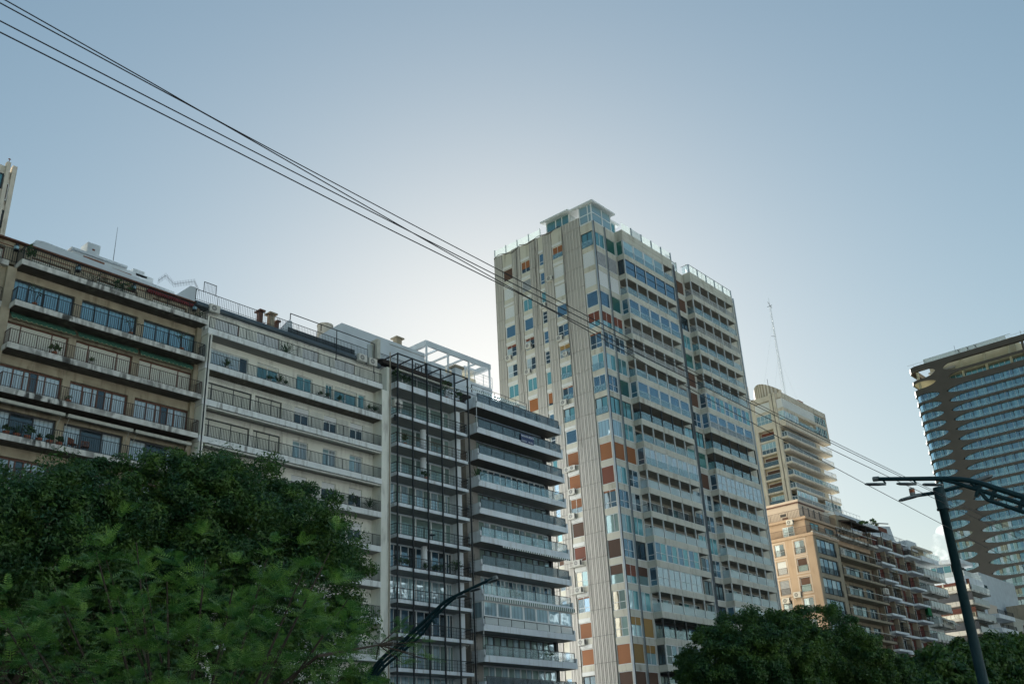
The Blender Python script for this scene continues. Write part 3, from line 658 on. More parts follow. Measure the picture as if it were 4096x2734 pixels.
m = MB(); m.box(58.8, 68.5, 65.76, 65.85, 40.83, 40.93, 'black_iron')
for k in range(6):
    x = 58.87 + 1.912*k; m.box(x - .05, x + .05, 65.85, 68.2 if k < 5 else 67.6, 40.83, 40.93, 'black_iron')
Cc.part('steel_beam', m)
m = MB(); m.sidepoly([(66.5, 39.8), (66.5, 40.2), (68.25, 40.7), (68.25, 40.3)], 57.6, 66.9, 'dark_canvas', 'x'); m.box(59.3, 67.2, 66.45, 66.7, 39.55, 39.7, 'canvas'); Cc.part('awning', m)
m = MB(); rail(m, [(57.7, 68.0), (67.2, 68.0)], 40.7, 41.55, .16, .02, mid=[.8]); Cc.part('roof_railing', m)
m = MB(); m.sidepoly([(52.9, 40), (52.9, 42.5), (55.3, 44.5), (66.4, 44.5), (66.4, 40)], 70.0, 70.4, 'roof_white', 'y'); m.box(55.5, 66.3, 70.4, 80, 39.9, 44.4, 'roof_white'); m.box(61.5, 66.4, 69.95, 70, 44.05, 44.1, 'grey_soffit'); Cc.part('penthouse_wall', m)
win(Cc, 'F', 69.98, 62.2, 63.9, 41.6, 43.0, 'B4b'); win(Cc, 'F', 69.98, 65.0, 66.0, 41.9, 43.0, 'dark1')
m = MB(); m.prism([(54.2 + .75*math.cos(q*math.pi/8), 71.2 + .75*math.sin(q*math.pi/8)) for q in range(16)], 42.4, 44.1, 'buff'); m.prism([(54.2 + .8*math.cos(q*math.pi/8), 71.2 + .8*math.sin(q*math.pi/8)) for q in range(16)], 44.1, 44.25, 'buff'); m.box(53.5, 54.9, 70.5, 71.9, 40, 42.4, 'roof_white'); Cc.part('water_tank', m)
m = MB(); m.box(63.2, 63.9, 70.8, 71.4, 44.5, 45.6, 'olive_plaster'); m.box(63.0, 64.1, 70.6, 71.6, 45.6, 45.75, 'olive_plaster'); Cc.part('chimney', m)
m = MB(); m.tube([(56.2, 70.8, 44.5), (56.2, 70.8, 44.9)], .15, 'brick_red', 8); Cc.part('chimney', m)
for i in range(3, 11):
    if i in (4, 6, 8, 9, 10):
        m = MB()
        for k in range(7): m.box(68.5 + k*.17, 68.515 + k*.17, 66.6, 66.62, T_C[i], T_C[i-1] - .35, 'black_iron')
        for k in range(9): m.box(68.5, 69.6, 66.6, 66.62, T_C[i] + k*.28, T_C[i] + k*.28 + .015, 'black_iron')
        Cc.part('security_grille', m)

# ---------------------------------------------------------------- block with projecting glazed balconies
D = Bld('apartment_building', 'apartment block with projecting white balcony trays and glass balustrades at the side street', 'building', 76.7, 70)
b_D = [38.25 - 2.806 * i for i in range(13)]
m = MB(); m.box(69.75, 83.1, 68.3, 86, 0, 39.4, 'white_clean'); m.box(69.75, 71.7, 67.95, 68.3, 0, 38.6, 'grey_soffit'); m.box(82.75, 83.12, 67.95, 68.3, 0, 38.6, 'frame_dark')
m.box(71.7, 82.75, 67.95, 68.3, 0, b_D[12] + .4, 'white_clean'); D.part('wall', m)
stD = ['D1', 'D1', 'D1', 'D2', 'D3', 'D4', 'D3', 'D5', 'D4', 'D3', 'D4', 'D3']
gD = ['glass_smoke', 'glass_smoke', 'glass_smoke', 'glass_rail', 'glass_smoke', 'glass_rail', 'glass_smoke', 'glass_clear', 'glass_frost', 'glass_clear', 'glass_smoke', 'glass_smoke']
for i in range(12):
    b = b_D[i]
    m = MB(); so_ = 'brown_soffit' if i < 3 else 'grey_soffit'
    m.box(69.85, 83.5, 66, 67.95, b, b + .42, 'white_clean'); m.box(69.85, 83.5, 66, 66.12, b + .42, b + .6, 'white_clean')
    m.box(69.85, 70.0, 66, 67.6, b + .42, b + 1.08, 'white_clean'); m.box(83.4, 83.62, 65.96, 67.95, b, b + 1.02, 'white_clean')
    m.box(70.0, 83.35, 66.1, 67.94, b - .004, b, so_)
    D.part('balcony_slab', m)
    glassrail(D, 70.08, 83.32, 66.05, b + .6, b + (1.5 if i != 8 else 1.28), 7, gD[i])
    if i > 0:
        zt = b_D[i-1]; ed = [69.9, 71.75, 73.45, 75.35, 77.15, 78.9, 80.85, 82.7]
        for k in range(7):
            if k == 0 and i < 3: continue
            win(D, 'F', 68.08, ed[k], ed[k+1], b + .45, zt - .06, stD[i])
# enclosed balcony with roller blinds
b = b_D[8]
for k in range(7):
    x0 = 70.05 + k*1.9; win(D, 'F', 66.1, x0, x0 + 1.9, b + 1.34, b_D[7] - .01, 'pale1')
win(D, 'E', 69.9, 66.1, 67.6, b + 1.1, b_D[7] - .02, 'pale1')
def striped(B, x0, x1, y, z, n, drop=.38):
    m = MB(); w = (x1 - x0) / n
    m.sidepoly([(y, z), (y, z + .03), (y + .14, z + .08), (y + .14, z + .05)], x0, x1, 'white_paint', 'x')
    for i in range(n): m.box(x0 + i*w, x0 + (i+1)*w, y - .012, y + .01, z - drop + .04*(i % 2), z + .02, 'stripe_green' if i % 2 else 'white_paint')
    B.part('awning', m)
striped(D, 69.9, 83.6, 65.8, b_D[7] + .33, 84, .36)
striped(D, 73, 83.6, 65.95, b_D[5] - .05, 60, .16)
m = MB(); m.box(69.75, 83.1, 69.3, 84, 39.4, 41.2, 'white_clean'); m.box(70.5, 72.5, 69.24, 69.3, 39.5, 41.0, 'dark_canvas'); m.box(69.75, 83.2, 69.0, 69.3, 41.2, 41.35, 'white_clean'); D.part('wall', m)
striped(D, 69.9, 78.5, 67.6, 41.0, 60, .15)
m = MB(); rail(m, [(72.5, 69.1), (81.5, 69.1)], 41.35, 42.35, 1.7, .04, mid=[.5]); m.box(74, 81.4, 69.1, 69.12, 41.4, 42.0, 'glass_clear'); D.part('roof_railing', m)
m = MB(); m.box(68.8, 78.9, 74.5, 80, 41.2, 46.3, 'buff_yellow'); m.box(68.5, 70.6, 71.2, 74.5, 41.2, 44.6, 'roof_white'); m.box(68.5, 79, 72, 80, 41.2, 44.4, 'roof_white'); D.part('penthouse_wall', m)
win(D, 'F', 74.44, 70.6, 71.8, 44.5, 46.0, 'dark1')
m = MB(); m.box(68.5, 78.9, 72, 72.25, 46.8, 47.42, 'roof_white'); m.box(68.5, 68.9, 72.25, 76, 46.8, 47.42, 'roof_white'); m.box(78.5, 78.9, 72.25, 76.5, 46.8, 47.4, 'roof_white'); m.box(68.5, 78.9, 76, 76.3, 46.8, 47.4, 'roof_white'); m.box(76.6, 78.5, 74, 76, 47.1, 47.3, 'roof_white')
for x in (70.5, 72.5, 74.5, 76.5): m.box(x, x + .15, 72.25, 76, 46.85, 47.05, 'roof_white')
for x in (68.6, 71.9, 75.2, 78.65): m.box(x, x + .16, 72.02, 72.2, 44.4, 46.8, 'roof_white')
D.part('pergola', m)
m = MB(); rail(m, [(74.5, 71.9), (78.9, 71.9)], 44.4, 45.7, 1.4, .05, 'alu', mid=[.4, .75], top=.05); D.part('roof_railing', m)
m = MB(); m.box(71.6, 72.6, 70.6, 71.2, 41.3, 44.6, 'roof_white'); m.box(71.4, 72.8, 70.4, 71.4, 44.6, 44.85, 'olive_plaster'); D.part('chimney', m)
# banner
sg = MB(); sg.box(76.55, 78.6, 65.90, 65.93, b_D[1] + .42, b_D[1] + 1.4, 'sign_blue')
sign = D.part('banner', sg)
def text(s, x, y, z, size, parent, off, mat='letter', sx=1.0, rz=0, ext=.004):
    cu = bpy.data.curves.new('lettering', 'FONT'); cu.body = s; cu.size = size; cu.extrude = ext; cu.align_x = 'LEFT'
    o = bpy.data.objects.new('lettering', cu); C.objects.link(o)
    dg = bpy.context.evaluated_depsgraph_get(); me = bpy.data.meshes.new_from_object(o.evaluated_get(dg)); bpy.data.objects.remove(o)
    me.materials.clear(); me.materials.append(MT[mat])
    t = bpy.data.objects.new('lettering', me); C.objects.link(t); t.parent = parent
    t.location = (x - off[0], y - off[1], z); t.rotation_euler = (R(90), 0, rz); t.scale = (sx, 1, 1)
    return t
text('MIRANDA BOSCH', 76.6, 65.895, b_D[1] + 1.06, .30, sign, D.off, sx=.86)
text('ALQUILA', 76.62, 65.895, b_D[1] + .52, .24, sign, D.off, sx=.85)
text('4815.3515', 77.72, 65.895, b_D[1] + .52, .22, sign, D.off, sx=.8)
m = MB(); m.tube([(69.92, 66.06, 36.5), (69.92, 66.06, 38.2)], .03, 'alu_white', 5); m.tube([(69.92, 66.06, b_D[9] + 1.5), (69.92, 66.06, b_D[8])], .03, 'alu_white', 5); D.part('drain_pipe', m)
for q in (A, B, Cc, D, Z): q.finish()

# ---------------------------------------------------------------- the tall beige tower
T = Bld('apartment_tower', 'tall beige apartment tower with ribbed end wall and glass rooftop pavilion', 'building', 93.49, 66.0, R(0.83), local=True)
H = lambda k: 69.17 - 2.935 * k
NK = 23
V = [(2.15, 5.25), (7.1, 8.6), (9.5, 11.05), (12.75, 14.25), (16.1, 17.55)]   # ribbed strips (distance from the corner)
Wc_ = [(0.12, 2.1), (5.3, 7.05), (8.65, 9.45), (11.1, 12.7), (14.3, 16.05)]   # window columns
m = MB()
m.box(0.6, 37.0, 0.9, 17.5, 0, 70.4, 'interior_dark')
m.box(34.65, 37.3, 0.0, 0.9, 0, 71.2, 'tower_beige'); m.box(36.9, 37.3, 0.9, 17.5, 0, 71.2, 'tower_beige'); m.box(0.02, 37.3, 17.4, 17.6, 0, 71.85, 'tower_beige')
T.part('wall', m)
for (v0, v1) in V:
    m = MB(); m.box(0.0, 0.6, v0, v1, 0, 71.85, 'joint_dark'); n = 6 if v1 - v0 > 2 else 3
    cw = (v1 - v0) / n
    for k in range(-1, NK + 1):
        z1 = 71.85 if k == -1 else H(k) + 1.17 - .02; z0 = H(k + 1) + 1.17
        if k == -1: z0 = H(0) + 1.17 - 0.0
        for j in range(n):
            a = v0 + j*cw
            m.box(-.10, .0, a + .035, a + cw*.62, z0 + .03, z1, 'rib_panel'); m.box(-.10, .0, a + cw*.62 + .05, a + cw - .02, z0 + .03, z1, 'rib_panel')
    m.box(-.06, 0.0, v0, v1, 0, H(NK) - 1.8, 'rib_panel')
    T.part('ribbed_panel', m)
for j, (a, b) in enumerate(Wc_):
    m = MB(); v0, v1 = (0.06, 2.15) if j == 0 else (a - .05, b + .05)
    for k in range(NK):
        zh, zs = (H(k), H(k) - 2.2) if j == 0 else (H(k), H(k) - 1.8)
        zt = (70.45 if j == 0 else 71.85) if k == 0 else (H(k-1) - 2.2 if j == 0 else H(k-1) - 1.8)
        m.wall('E', 0.03, v0, v1, zs, zt, [(a + (0.0 if j else .06), b, zs, zh)], .3, 'tower_beige')
    m.box(0.03, 0.33, v0, v1, 0, H(NK-1) - 2.2, 'tower_beige')
    T.part('infill_wall', m)
for j, (a, b) in enumerate(Wc_[1:]):
    for k in range(21 if j < 1 else (17 if j < 2 else 12)):
        m = MB(); m.box(-.06, .03, a, b, H(k) + .03, H(k) + .46, 'slat_white'); T.part('shutter_box', m)
stE = [ # corner, wide, narrow, 4th, 5th
 ['teal2d', 's_wht', 's_wht', 'blue1', 'red_half', 'org_top', 'pale2', 'blue2', 'dark2', 'pale1', 's_org', 's_red', 'org_top', 'wht_half', 's_brn', 'brn_half', 'grid4a', 'grid4a', 's_org', 's_brn', 's_brn'],
 ['org_half', 's_wht', 's_wht', 'blue1', 'grid4', 'org_cur', 'teal2', 'org_top', 'dark2', 'blue1', 's_org', 's_org', 'org_half', 's_brn', 's_red', 'grid4a', 'org_top', 's_org', 's_org', 'dark1', 's_brn'],
 ['nar1', 'nar1', 'nar_t', 'nar3', 'nar1', 'nar3', 'nar_t', 'nar_o', 'nar1', 'nar3', 'nar_t', 'nar1', 'nar1', 'nar_t', 's_brn', 'nar3', 'nar1', 'nar_o', 'nar1', 'nar1', 'nar1'],
 ['org_half', 's_msh', 'teal2', 'blue1', 'red_cur', 'grid4c', 'teal2', 's_org', 'dark2', 'nar1', 'nar1', 'grid4a', 's_org', 'nar1', 's_brn', 'nar1', 'grid4a', 's_brn', 'nar1', 'nar1', 'nar1'],
 ['s_brn', 's_wht', 's_wht', 'blue1', 'red_cur', 'grid4c', 'teal2', 'org_half', 'teal2', 'nar1', 'nar1', 's_org', 'nar1', 'nar1', 'nar1', 'nar1', 'nar1', 'nar1', 'nar1', 'nar1', 'nar1']]
st1 = ['teal2', 's_msh', 's_wht', 'blue1', 'red_half', 'grid4', 'pale2', 'blue2', 'teal2d', 'pale1', 's_org', 'pale2', 'blue2', 'pale2', 'blue2', 'red_half', 'pale2', 'och_half', 's_och', 's_brn', 's_brn']
st1b = ['green1', 's_msh', 's_wht', 'green1', 'red_half', 'grid4', 'teal2', 'green1', 'teal2d', 'teal2', 's_org', 'grid4', 'grid4c', 'teal2', 'dark1', 'brn_half', 'pale2', 's_och', 'och_half', 's_brn', 's_brn']
stR = ['s_brn', 's_brn', 'dark1', 'teal2', 'green1', 's_brn', 's_brn', 'grid4', 'teal2d', 'green1', 's_brn', 'grid4c', 'grid4', 'teal2', 'grid4', 'dark1', 'dark1', 'teal2', 'dark1', 'dark1', 'dark1']
jobs = []
for k in range(21):
    for j, (a, b) in enumerate(Wc_):
        zh, zs = (H(k), H(k) - 2.2) if j == 0 else (H(k), H(k) - 1.8)
        if j >= 3 and k > 10: continue
        if j >= 2 and k > 15 and False: continue
        jobs.append(((b - a) * (zh - zs) * (1.4 if j < 2 else 1), 'E', 0.12, a + (0.0 if j else .06), b, zs, zh, stE[j][k]))
    jobs.append((5.5, 'F', .1, .22, 2.44, H(k) - 2.2, H(k), st1[k])); jobs.append((5.4, 'F', .1, 2.62, 4.86, H(k) - 2.2, H(k), st1b[k]))
    if k < 17: jobs.append((3.0, 'F', .1, 19.9, 22.1, H(k) - 2.2, H(k), stR[k])); jobs.append((.5, 'F', .1, 17.45, 19.7, H(k) - 2.2, H(k), stR[k]))
# front walls
m = MB(); m2_ = MB()
for k in range(NK):
    zt = 70.6 if k == 0 else H(k-1) - 2.2
    zs = H(k) - 2.2
    m.wall('F', 0.03, 0.1, 5.0, zs, zt, [(.22, 2.44, zs, H(k)), (2.62, 4.86, zs, H(k))], .3, 'tower_spandrel')
    m2_.wall('F', 0.03, 17.35, 22.25, zs, zt, [(17.45, 19.7, zs, H(k)), (19.9, 22.1, zs, H(k))], .3, 'tower_spandrel')
m.box(0.1, 5, .03, .33, 0, H(NK-1) - 2.2, 'tower_spandrel'); m2_.box(17.35, 22.25, .03, .33, 0, H(NK-1) - 2.2, 'tower_spandrel')
T.part('infill_wall', m); T.part('infill_wall', m2_)
for k in range(NK - 2):
    zs = H(k) - 2.2
    for a, b in ((0.15, 4.95), (17.4, 22.2)): m = MB(); m.box(a, b, -.02, .03, zs - .05, zs + .03, 'alu_white'); T.part('sill', m)
for (x, r) in ((0.02, .11), (2.53, .05), (17.55, .06), (17.85, .045)):
    m = MB(); y = -.08 if x < 5 else -1.15
    m.box(x - r, x + r, y - .09, y + .14, 0, 70.5 if x < 5 else 70.2, 'steel_blue'); m.box(x - r*.4, x + r*.4, y - .14, y - .09, 0, 70.5 if x < 5 else 70.2, 'frame_dark')
    T.part('steel_mullion', m)
m = MB(); m.box(37.2, 37.5, -.1, .2, 0, 72.0, 'steel_blue'); T.part('steel_mullion', m)
# projecting balcony stacks.  kinds: o open glass, b open bars, w windows, d open dark
K1 = ['bay_teal', 'bay_blue', 'og', 'bay_b', 'ob', 'ob', 'og', 'bay_b2', 'od', 'og', 'bay_cur', 'of', 'ox', 'of', 'bay_grid', 'bay_cld', 'of', 'od', 'bay_gridd', 'od', 'od']
K2 = ['ob', 'og', 'ob', 'og', 'og', 'og', 'bay_grid2', 'bay_b3', 'od', 'od', 'bay_cld', 'og', 'of', 'of', 'of', 'of', 'bay_pink', 'og', 'og', 'og', 'og']
for s_i, (u0, KK, kmax) in enumerate(((5.0, K1, 21), (22.25, K2, 19))):
    W5 = 12.35; u1 = u0 + W5
    m = MB()
    for k in range(-1, 22):
        zt = H(k + 1) + 0.0; zb = zt
        z1 = 70.72 if k == -1 else H(k) - 2.2
        z0 = H(k + 1)
        # spandrel front with fine joints between the bays, returns, floor slab
        for j in range(5): m.box(u0 + j*2.47 + (.012 if j else 0), u0 + (j+1)*2.47 - (.012 if j < 4 else 0), -1.2, -1.05, z0, z1 if k >= 0 else z0 + .75, 'tower_spandrel')
        if k == -1:
            for j in range(5): m.box(u0 + j*2.47 + (.012 if j else 0), u0 + (j+1)*2.47 - (.012 if j < 4 else 0), -1.2, -1.05, z0 + .78, z1, 'tower_spandrel')
            m.box(u0 + .02, u1 - .02, -1.17, -1.05, z0, z1, 'joint_dark')
        m.box(u0, u0 + .15, -1.05, 0.02, z0, z1, 'tower_spandrel'); m.box(u1 - .15, u1, -1.05, 0.02, z0, z1, 'tower_spandrel')
        m.box(u0 + .15, u1 - .15, -1.05, .62, z0 + .02, z0 + .28, 'loggia_wall')
    T.part('spandrel_band', m)
    mw = MB(); mw.box(u0, u0 + .1, .33, .9, 0, 70.3, 'loggia_wall'); mw.box(u1 - .12, u1 - .02, 0.03, .9, 0, 70.3, 'loggia_wall')
    for k in range(21):
        kd = KK[k]; zs, zh = H(k) - 2.2, H(k)
        op = kd[0] == 'o'
        mats = 'interior_dark' if kd == 'od' else 'loggia_wall'
        mw.wall('F', .62, u0 + .1, u1 - .12, zs, zh + .02, [(u0 + .9, u0 + 6.0, zs + .1, zh - .25), (u0 + 6.8, u1 - .6, zs + .1, zh - .25)] if op else [], .2, mats)
        P = MB()
        for j in range(6):
            x = u0 + .05 + j*(W5 - .1)/5
            P.box(x - .055, x + .055, -1.19, -1.04, zs, zh, 'alu' if kd != 'od' else 'frame_dark')
        P.box(u0 + .0, u0 + .1, -.02, .03, zs, zh, 'alu'); P.box(u0 + .02, u1 - .02, -1.18, -1.05, zs, zs + .03, 'alu'); P.box(u0 + .03, u0 + .1, -1.05, 0, zs, zs + .03, 'alu')
        if op:
            T.part('balcony_frame', P) if k < kmax else None
            if k < kmax:
                jobs.append((1.2, 'F', .70, u0 + .9, u0 + 6.0, zs + .1, zh - .25, 'back' if kd in ('od', 'og', 'ob') else 'backc'))
                jobs.append((1.1, 'F', .70, u0 + 6.8, u1 - .6, zs + .1, zh - .25, 'back' if kd in ('od',) else 'backw'))
                g = MB()
                if kd in ('ob', 'ox'):
                    rail(g, [(u0 + .06, 0), (u0 + .06, -1.1), (u1 - .06, -1.1)], zs, zs + .95, .12, .026, 'alu' if kd == 'ob' else 'frame_dark')
                    T.part('balcony_railing', g)
                else:
                    gm = {'og': 'glass_rail', 'od': 'glass_rail', 'of': 'glass_pale'}[kd]
                    for j in range(5): g.box(u0 + .12 + j*2.45, u0 + 2.4 + j*2.45, -1.12, -1.105, zs + .04, zs + 1.0, gm)
                    g.box(u0 + .05, u0 + .065, -1.0, -.05, zs + .04, zs + 1.0, gm)
                    T.part('glass_panel', g)
        else:
            T.part('balcony_frame', P) if k < kmax else None
            if k < kmax:
                st = {'bay_b2': 'bay_b', 'bay_grid2': 'bay_grid', 'bay_b3': 'bay_b'}.get(kd, kd)
                nopen = 1 if kd in ('bay_teal', 'bay_grid', 'bay_cld') and s_i == 0 else 0
                for j in range(5 - nopen): jobs.append((4.0 - s_i*1.2, 'F', -1.13, u0 + .1 + j*2.46, u0 + 2.42 + j*2.46, zs + .02, zh, st))
                jobs.append((.9, 'E', u0 + .05, -1.03, -.03, zs + .02, zh, 'green1' if k == 0 else ('dark1' if kd in ('bay_blue', 'bay_gridd') else 'nar1')))
                if kd in ('bay_teal', 'bay_b', 'bay_b2', 'bay_cur', 'bay_b3'):
                    g = MB()
                    if kd == 'bay_b3': rail(g, [(u0 + .1, -1.24), (u1 - .1, -1.24)], zs, zs + .9, .12, .024, 'alu')
                    else:
                        for j in range(5): g.box(u0 + .14 + j*2.46, u0 + 2.4 + j*2.46, -1.215, -1.205, zs + .02, zs + .95, 'glass_rail')
                    T.part('glass_panel' if kd != 'bay_b3' else 'balcony_railing', g)
    T.part('loggia_wall', mw)
jobs.sort(key=lambda q: -q[0])
for q in jobs: win(T, *q[1:])
# shallow glass guards in front of the end wall windows
for k in (0, 6, 7, 8):
    g = MB(); g.box(-.03, -.02, .2, 2.05, H(k) - 2.2, H(k) - 1.3, 'glass_rail'); T.part('glass_panel', g)
    g = MB(); g.box(-.03, -.02, 5.35, 7.0, H(k) - 1.8, H(k) - 1.1, 'glass_rail'); T.part('glass_panel', g)
# roof
m = MB(); m.box(0.1, 37.3, 0.1, 17.5, 70.4, 70.6, 'roof_white'); m.box(0.05, .5, 2.15, 17.5, 70.6, 71.8, 'tower_beige'); T.part('roof', m)
m = MB()
for v in [17.45, 15.32, 13.19, 11.06, 8.93]: m.box(0.0, .08, v - .07, v + .07, 71.7, 73.15, 'alu')
for i in range(4): m.box(.02, .035, 17.38 - i*2.13, 15.39 - i*2.13, 71.88, 73.0, 'glass_mint')
T.part('roof_glass_fence', m)
for u0 in (5.0, 22.25):
    m = MB()
    for j in range(6):
        if u0 > 20 or j > 0: m.box(u0 + j*2.47 - .07, u0 + j*2.47 + .07, -1.2, -1.02, 70.6, 71.98, 'steel_blue')
    for j in range(5): m.box(u0 + j*2.47 + .08, u0 + (j+1)*2.47 - .08, -1.14, -1.125, 70.75, 71.9, 'glass_frost' if (u0 < 10 and j == 1) else 'glass_mint')
    if u0 > 20:
        m.box(u0, u0 + 12.4, -1.16, -1.1, 71.95, 72.0, 'frame_dark'); m.box(u0 - .03, u0 + .03, -1.1, .2, 71.95, 72.0, 'frame_dark')
        m.box(u0 - .01, u0 + .01, -1.0, 0, 70.75, 71.9, 'glass_clear')
        for j in range(5): m.box(u0 + 1.23 + j*2.47, u0 + 1.26 + j*2.47, -1.14, -1.11, 70.75, 71.9, 'frame_dark')
    T.part('roof_glass_fence', m)
m = MB(); m.box(17.4, 20.6, 0.05, .12, 70.6, 71.9, 'glass_clear'); m.box(17.4, 20.8, 0.0, .2, 71.9, 72.0, 'alu'); m.box(20.7, 20.85, 0, .2, 70.6, 72.2, 'alu'); m.box(17.6, 21.5, 1.5, 4, 70.6, 71.6, 'buff_yellow'); T.part('roof_screen', m)
P = MB()
P.prism([(-.25, -.35), (4.75, -.35), (4.75, .9), (7.6, .9), (7.6, 3.4), (-.25, 3.4)], 73.15, 73.25, 'alu'); P.prism([(-.38, -.48), (4.88, -.48), (4.88, .8), (7.75, .8), (7.75, 3.5), (-.38, 3.5)], 73.25, 73.5, 'alu_white')
P.box(-.35, 3.4, 3.6, 8.3, 73.4, 73.5, 'alu'); P.box(-.5, 3.5, 3.55, 8.45, 73.5, 73.72, 'alu_white')
for (x, y) in ((.05, .1), (.05, 2.05), (2.4, .1), (4.4, .1), (4.6, 2.0), (6.9, 1.1), (.3, 4.0), (.3, 5.2), (.3, 6.3), (.3, 7.9), (3.0, 7.9), (.05, .65)):
    P.box(x - .07, x + .07, y - .07, y + .07, 70.6, 73.4 if y < 3.5 else 73.55, 'alu_white')
P.box(0.0, .1, .1, 2.1, 71.75, 71.87, 'alu_white'); P.box(0.05, 4.5, .04, .12, 71.9, 72.0, 'alu_white'); P.box(0, 5, 0.02, .12, 70.6, 70.7, 'alu_white'); P.box(0, .12, 0, 2.1, 70.45, 70.62, 'alu_white')
pv = T.part('rooftop_pavilion', P)
g = MB(); g.box(.04, .06, .12, 2.05, 70.7, 73.15, 'g_pale'); g.box(.1, 4.4, .09, .11, 70.7, 73.15, 'g_pale'); g.box(4.6, 6.9, 1.08, 1.1, 70.6, 73.15, 'g_teal'); g.box(.28, .3, 4.0, 7.9, 71.8, 73.4, 'g_teal'); g.box(.3, 3.0, 7.89, 7.91, 71.8, 73.4, 'glass_clear'); g.box(.3, 2, 3.95, 3.97, 71.8, 73.4, 'glass_clear'); g.box(.4, 4, 2.1, 2.2, 70.6, 73.1, 'loggia_wall'); g.box(.8, 3, 4.4, 7.6, 70.6, 72.6, 'interior_dark')
obj('pane', g, pv)
for (u, z) in ((24.0, 73.0), (28.9, 73.0)):
    m = MB(); m.tube([(u, .2, 70.6), (u, .2, z - .25)], .04, 'frame_dark', 5); m.tube([(u, .2, z - .25), (u, .2, z - .1), (u, .2, z + .05), (u, .2, z + .2)], .16, 'white_paint', 8, .05); T.part('roof_lamp', m)
m = MB(); m.tube([(33.2, .2, 70.6), (33.2, .2, 72.9)], .03, 'frame_dark', 5); m.tube([(33.2, .2, 72.85), (33.2, .2, 73.0)], .08, 'frame_dark', 6); T.part('roof_lamp', m)
# loose cables hanging down the end wall
m = MB()
def hang(v, z0, z1, seed, drift=.5):
    q = random.Random(seed); pts = []; vv = v; n = 14
    for i in range(n + 1):
        vv += q.uniform(-drift, drift) * .22; pts.append((-.14 - .03*q.random(), vv, z0 + (z1 - z0)*i/n))
    m.tube(pts, .022, 'joint_dark', 4)
hang(13.4, 71.8, 48, 1); hang(13.2, 71.8, 56, 2); hang(9.9, 71.8, 63.5, 3); hang(10.1, 71.8, 58, 4); hang(5.0, 71.7, 52, 5); hang(5.1, 71.7, 40, 8); hang(5.1, 63, 20, 11, .7)
pts = [(-.16, 17.5, 71.6)]
for i in range(24): pts.append((-.16, 17.3 - i*.52, 71.75 + .22*math.sin(i*.9) - (.35 if 5 < i < 9 else 0)))
m.tube(pts, .035, 'joint_dark', 4); m.tube([(p[0], p[1], p[2] + .1*math.sin(j)) for j, p in enumerate(pts)], .03, 'joint_dark', 4)
T.part('loose_cable', m)
T.finish()

# ---------------------------------------------------------------- air conditioners
ac_parts = {}
def ac_unit(p, face, label, group='air conditioner units', s=1.0, rack=False):
    """a split air conditioner: casing, round fan grille and bracket; face 'E' looks towards -x"""
    if not ac_parts:
        m = MB(); m.box(-.42, .42, -.32, 0, 0, .6, 'ac_white'); m.box(.425, .43, -.3, -.04, .08, .5, 'fan_dark'); ac_parts['casing'] = m.mesh('casing')
        m = MB(); n = 20
        def ring(r0, r1, y0, y1, mt):
            for i in range(n):
                a, b = 2*math.pi*i/n, 2*math.pi*(i+1)/n
                m.face([(-.08 + r0*math.cos(a), y1, .3 + r0*math.sin(a)), (-.08 + r1*math.cos(a), y1, .3 + r1*math.sin(a)), (-.08 + r1*math.cos(b), y1, .3 + r1*math.sin(b)), (-.08 + r0*math.cos(b), y1, .3 + r0*math.sin(b))], mt)
        ring(0, .235, 0, -.324, 'fan_dark'); ring(.07, .1, 0, -.328, 'ac_white'); ring(.15, .165, 0, -.328, 'ac_white'); ring(.215, .24, 0, -.33, 'ac_white'); ring(0, .04, 0, -.33, 'ac_white')
        ac_parts['fan_grille'] = m.mesh('fan_grille')
        m = MB()
        for x in (-.3, .3): m.box(x - .02, x + .02, -.4, .05, -.04, 0, 'ac_white'); m.tube([(x, -.36, -.04), (x, .04, -.3)], .015, 'ac_white', 4)
        ac_parts['bracket'] = m.mesh('bracket')
        m = MB()
        m.box(-.9, .9, -.55, .05, -.08, -.03, 'ac_white')
        for x in (-.88, .88): m.box(x - .02, x + .02, -.55, -.51, -.05, .55, 'ac_white'); m.tube([(x, -.53, .5), (x, 0, .75)], .018, 'ac_white', 4)
        m.box(-.88, .88, -.55, -.52, .5, .54, 'ac_white'); ac_parts['rack'] = m.mesh('bracket')
    o = bpy.data.objects.new('air_conditioner', None); C.objects.link(o); o.location = p; o.scale = (s, s, s)
    o.rotation_euler = (0, 0, R(-90 + .8) if face == 'E' else 0)
    tag(o, label, 'air conditioner', group)
    for n_ in ('casing', 'fan_grille', 'rack' if rack else 'bracket'): obj(n_ if n_ != 'rack' else 'bracket', ac_parts[n_], o)
    return o
def acT(v, z, label, rack=False, s=1.15): ac_unit(T.world((-.12, v, z)), 'E', label, 'air conditioners on the ribbed end wall', s, rack)
acT(7.55, H(1) - 2.0, 'highest air conditioner on the tower end wall, below the topmost orange shutter')
acT(8.95, H(2) - 2.6, 'white air conditioner hung by the narrow windows, where the overhead wires cross the tower')
acT(6.6, H(4) - 2.35, 'white air conditioner under the four light window above the ochre blind')
acT(5.9, H(5) - 1.75, 'small air conditioner at the right corner of the window with the ochre blind', s=.85)
acT(15.5, H(4) - 2.3, 'white air conditioner below the half lowered red blind, furthest left window column')
acT(11.9, H(4) - 1.7, 'white air conditioner below a curtained window with a red blind, fourth column from the corner')
acT(12.3, H(5) - 2.4, 'white air conditioner one storey under the red blind, beside curtained glass')
acT(6.65, H(7) - 2.5, 'large white air conditioner between the orange topped window and the black framed one')
acT(6.9, H(10) - 2.45, 'left of the two air conditioners side by side under the first full orange shutter', s=1.0)
acT(6.05, H(10) - 2.4, 'right of the two air conditioners side by side under the first full orange shutter', s=1.0)
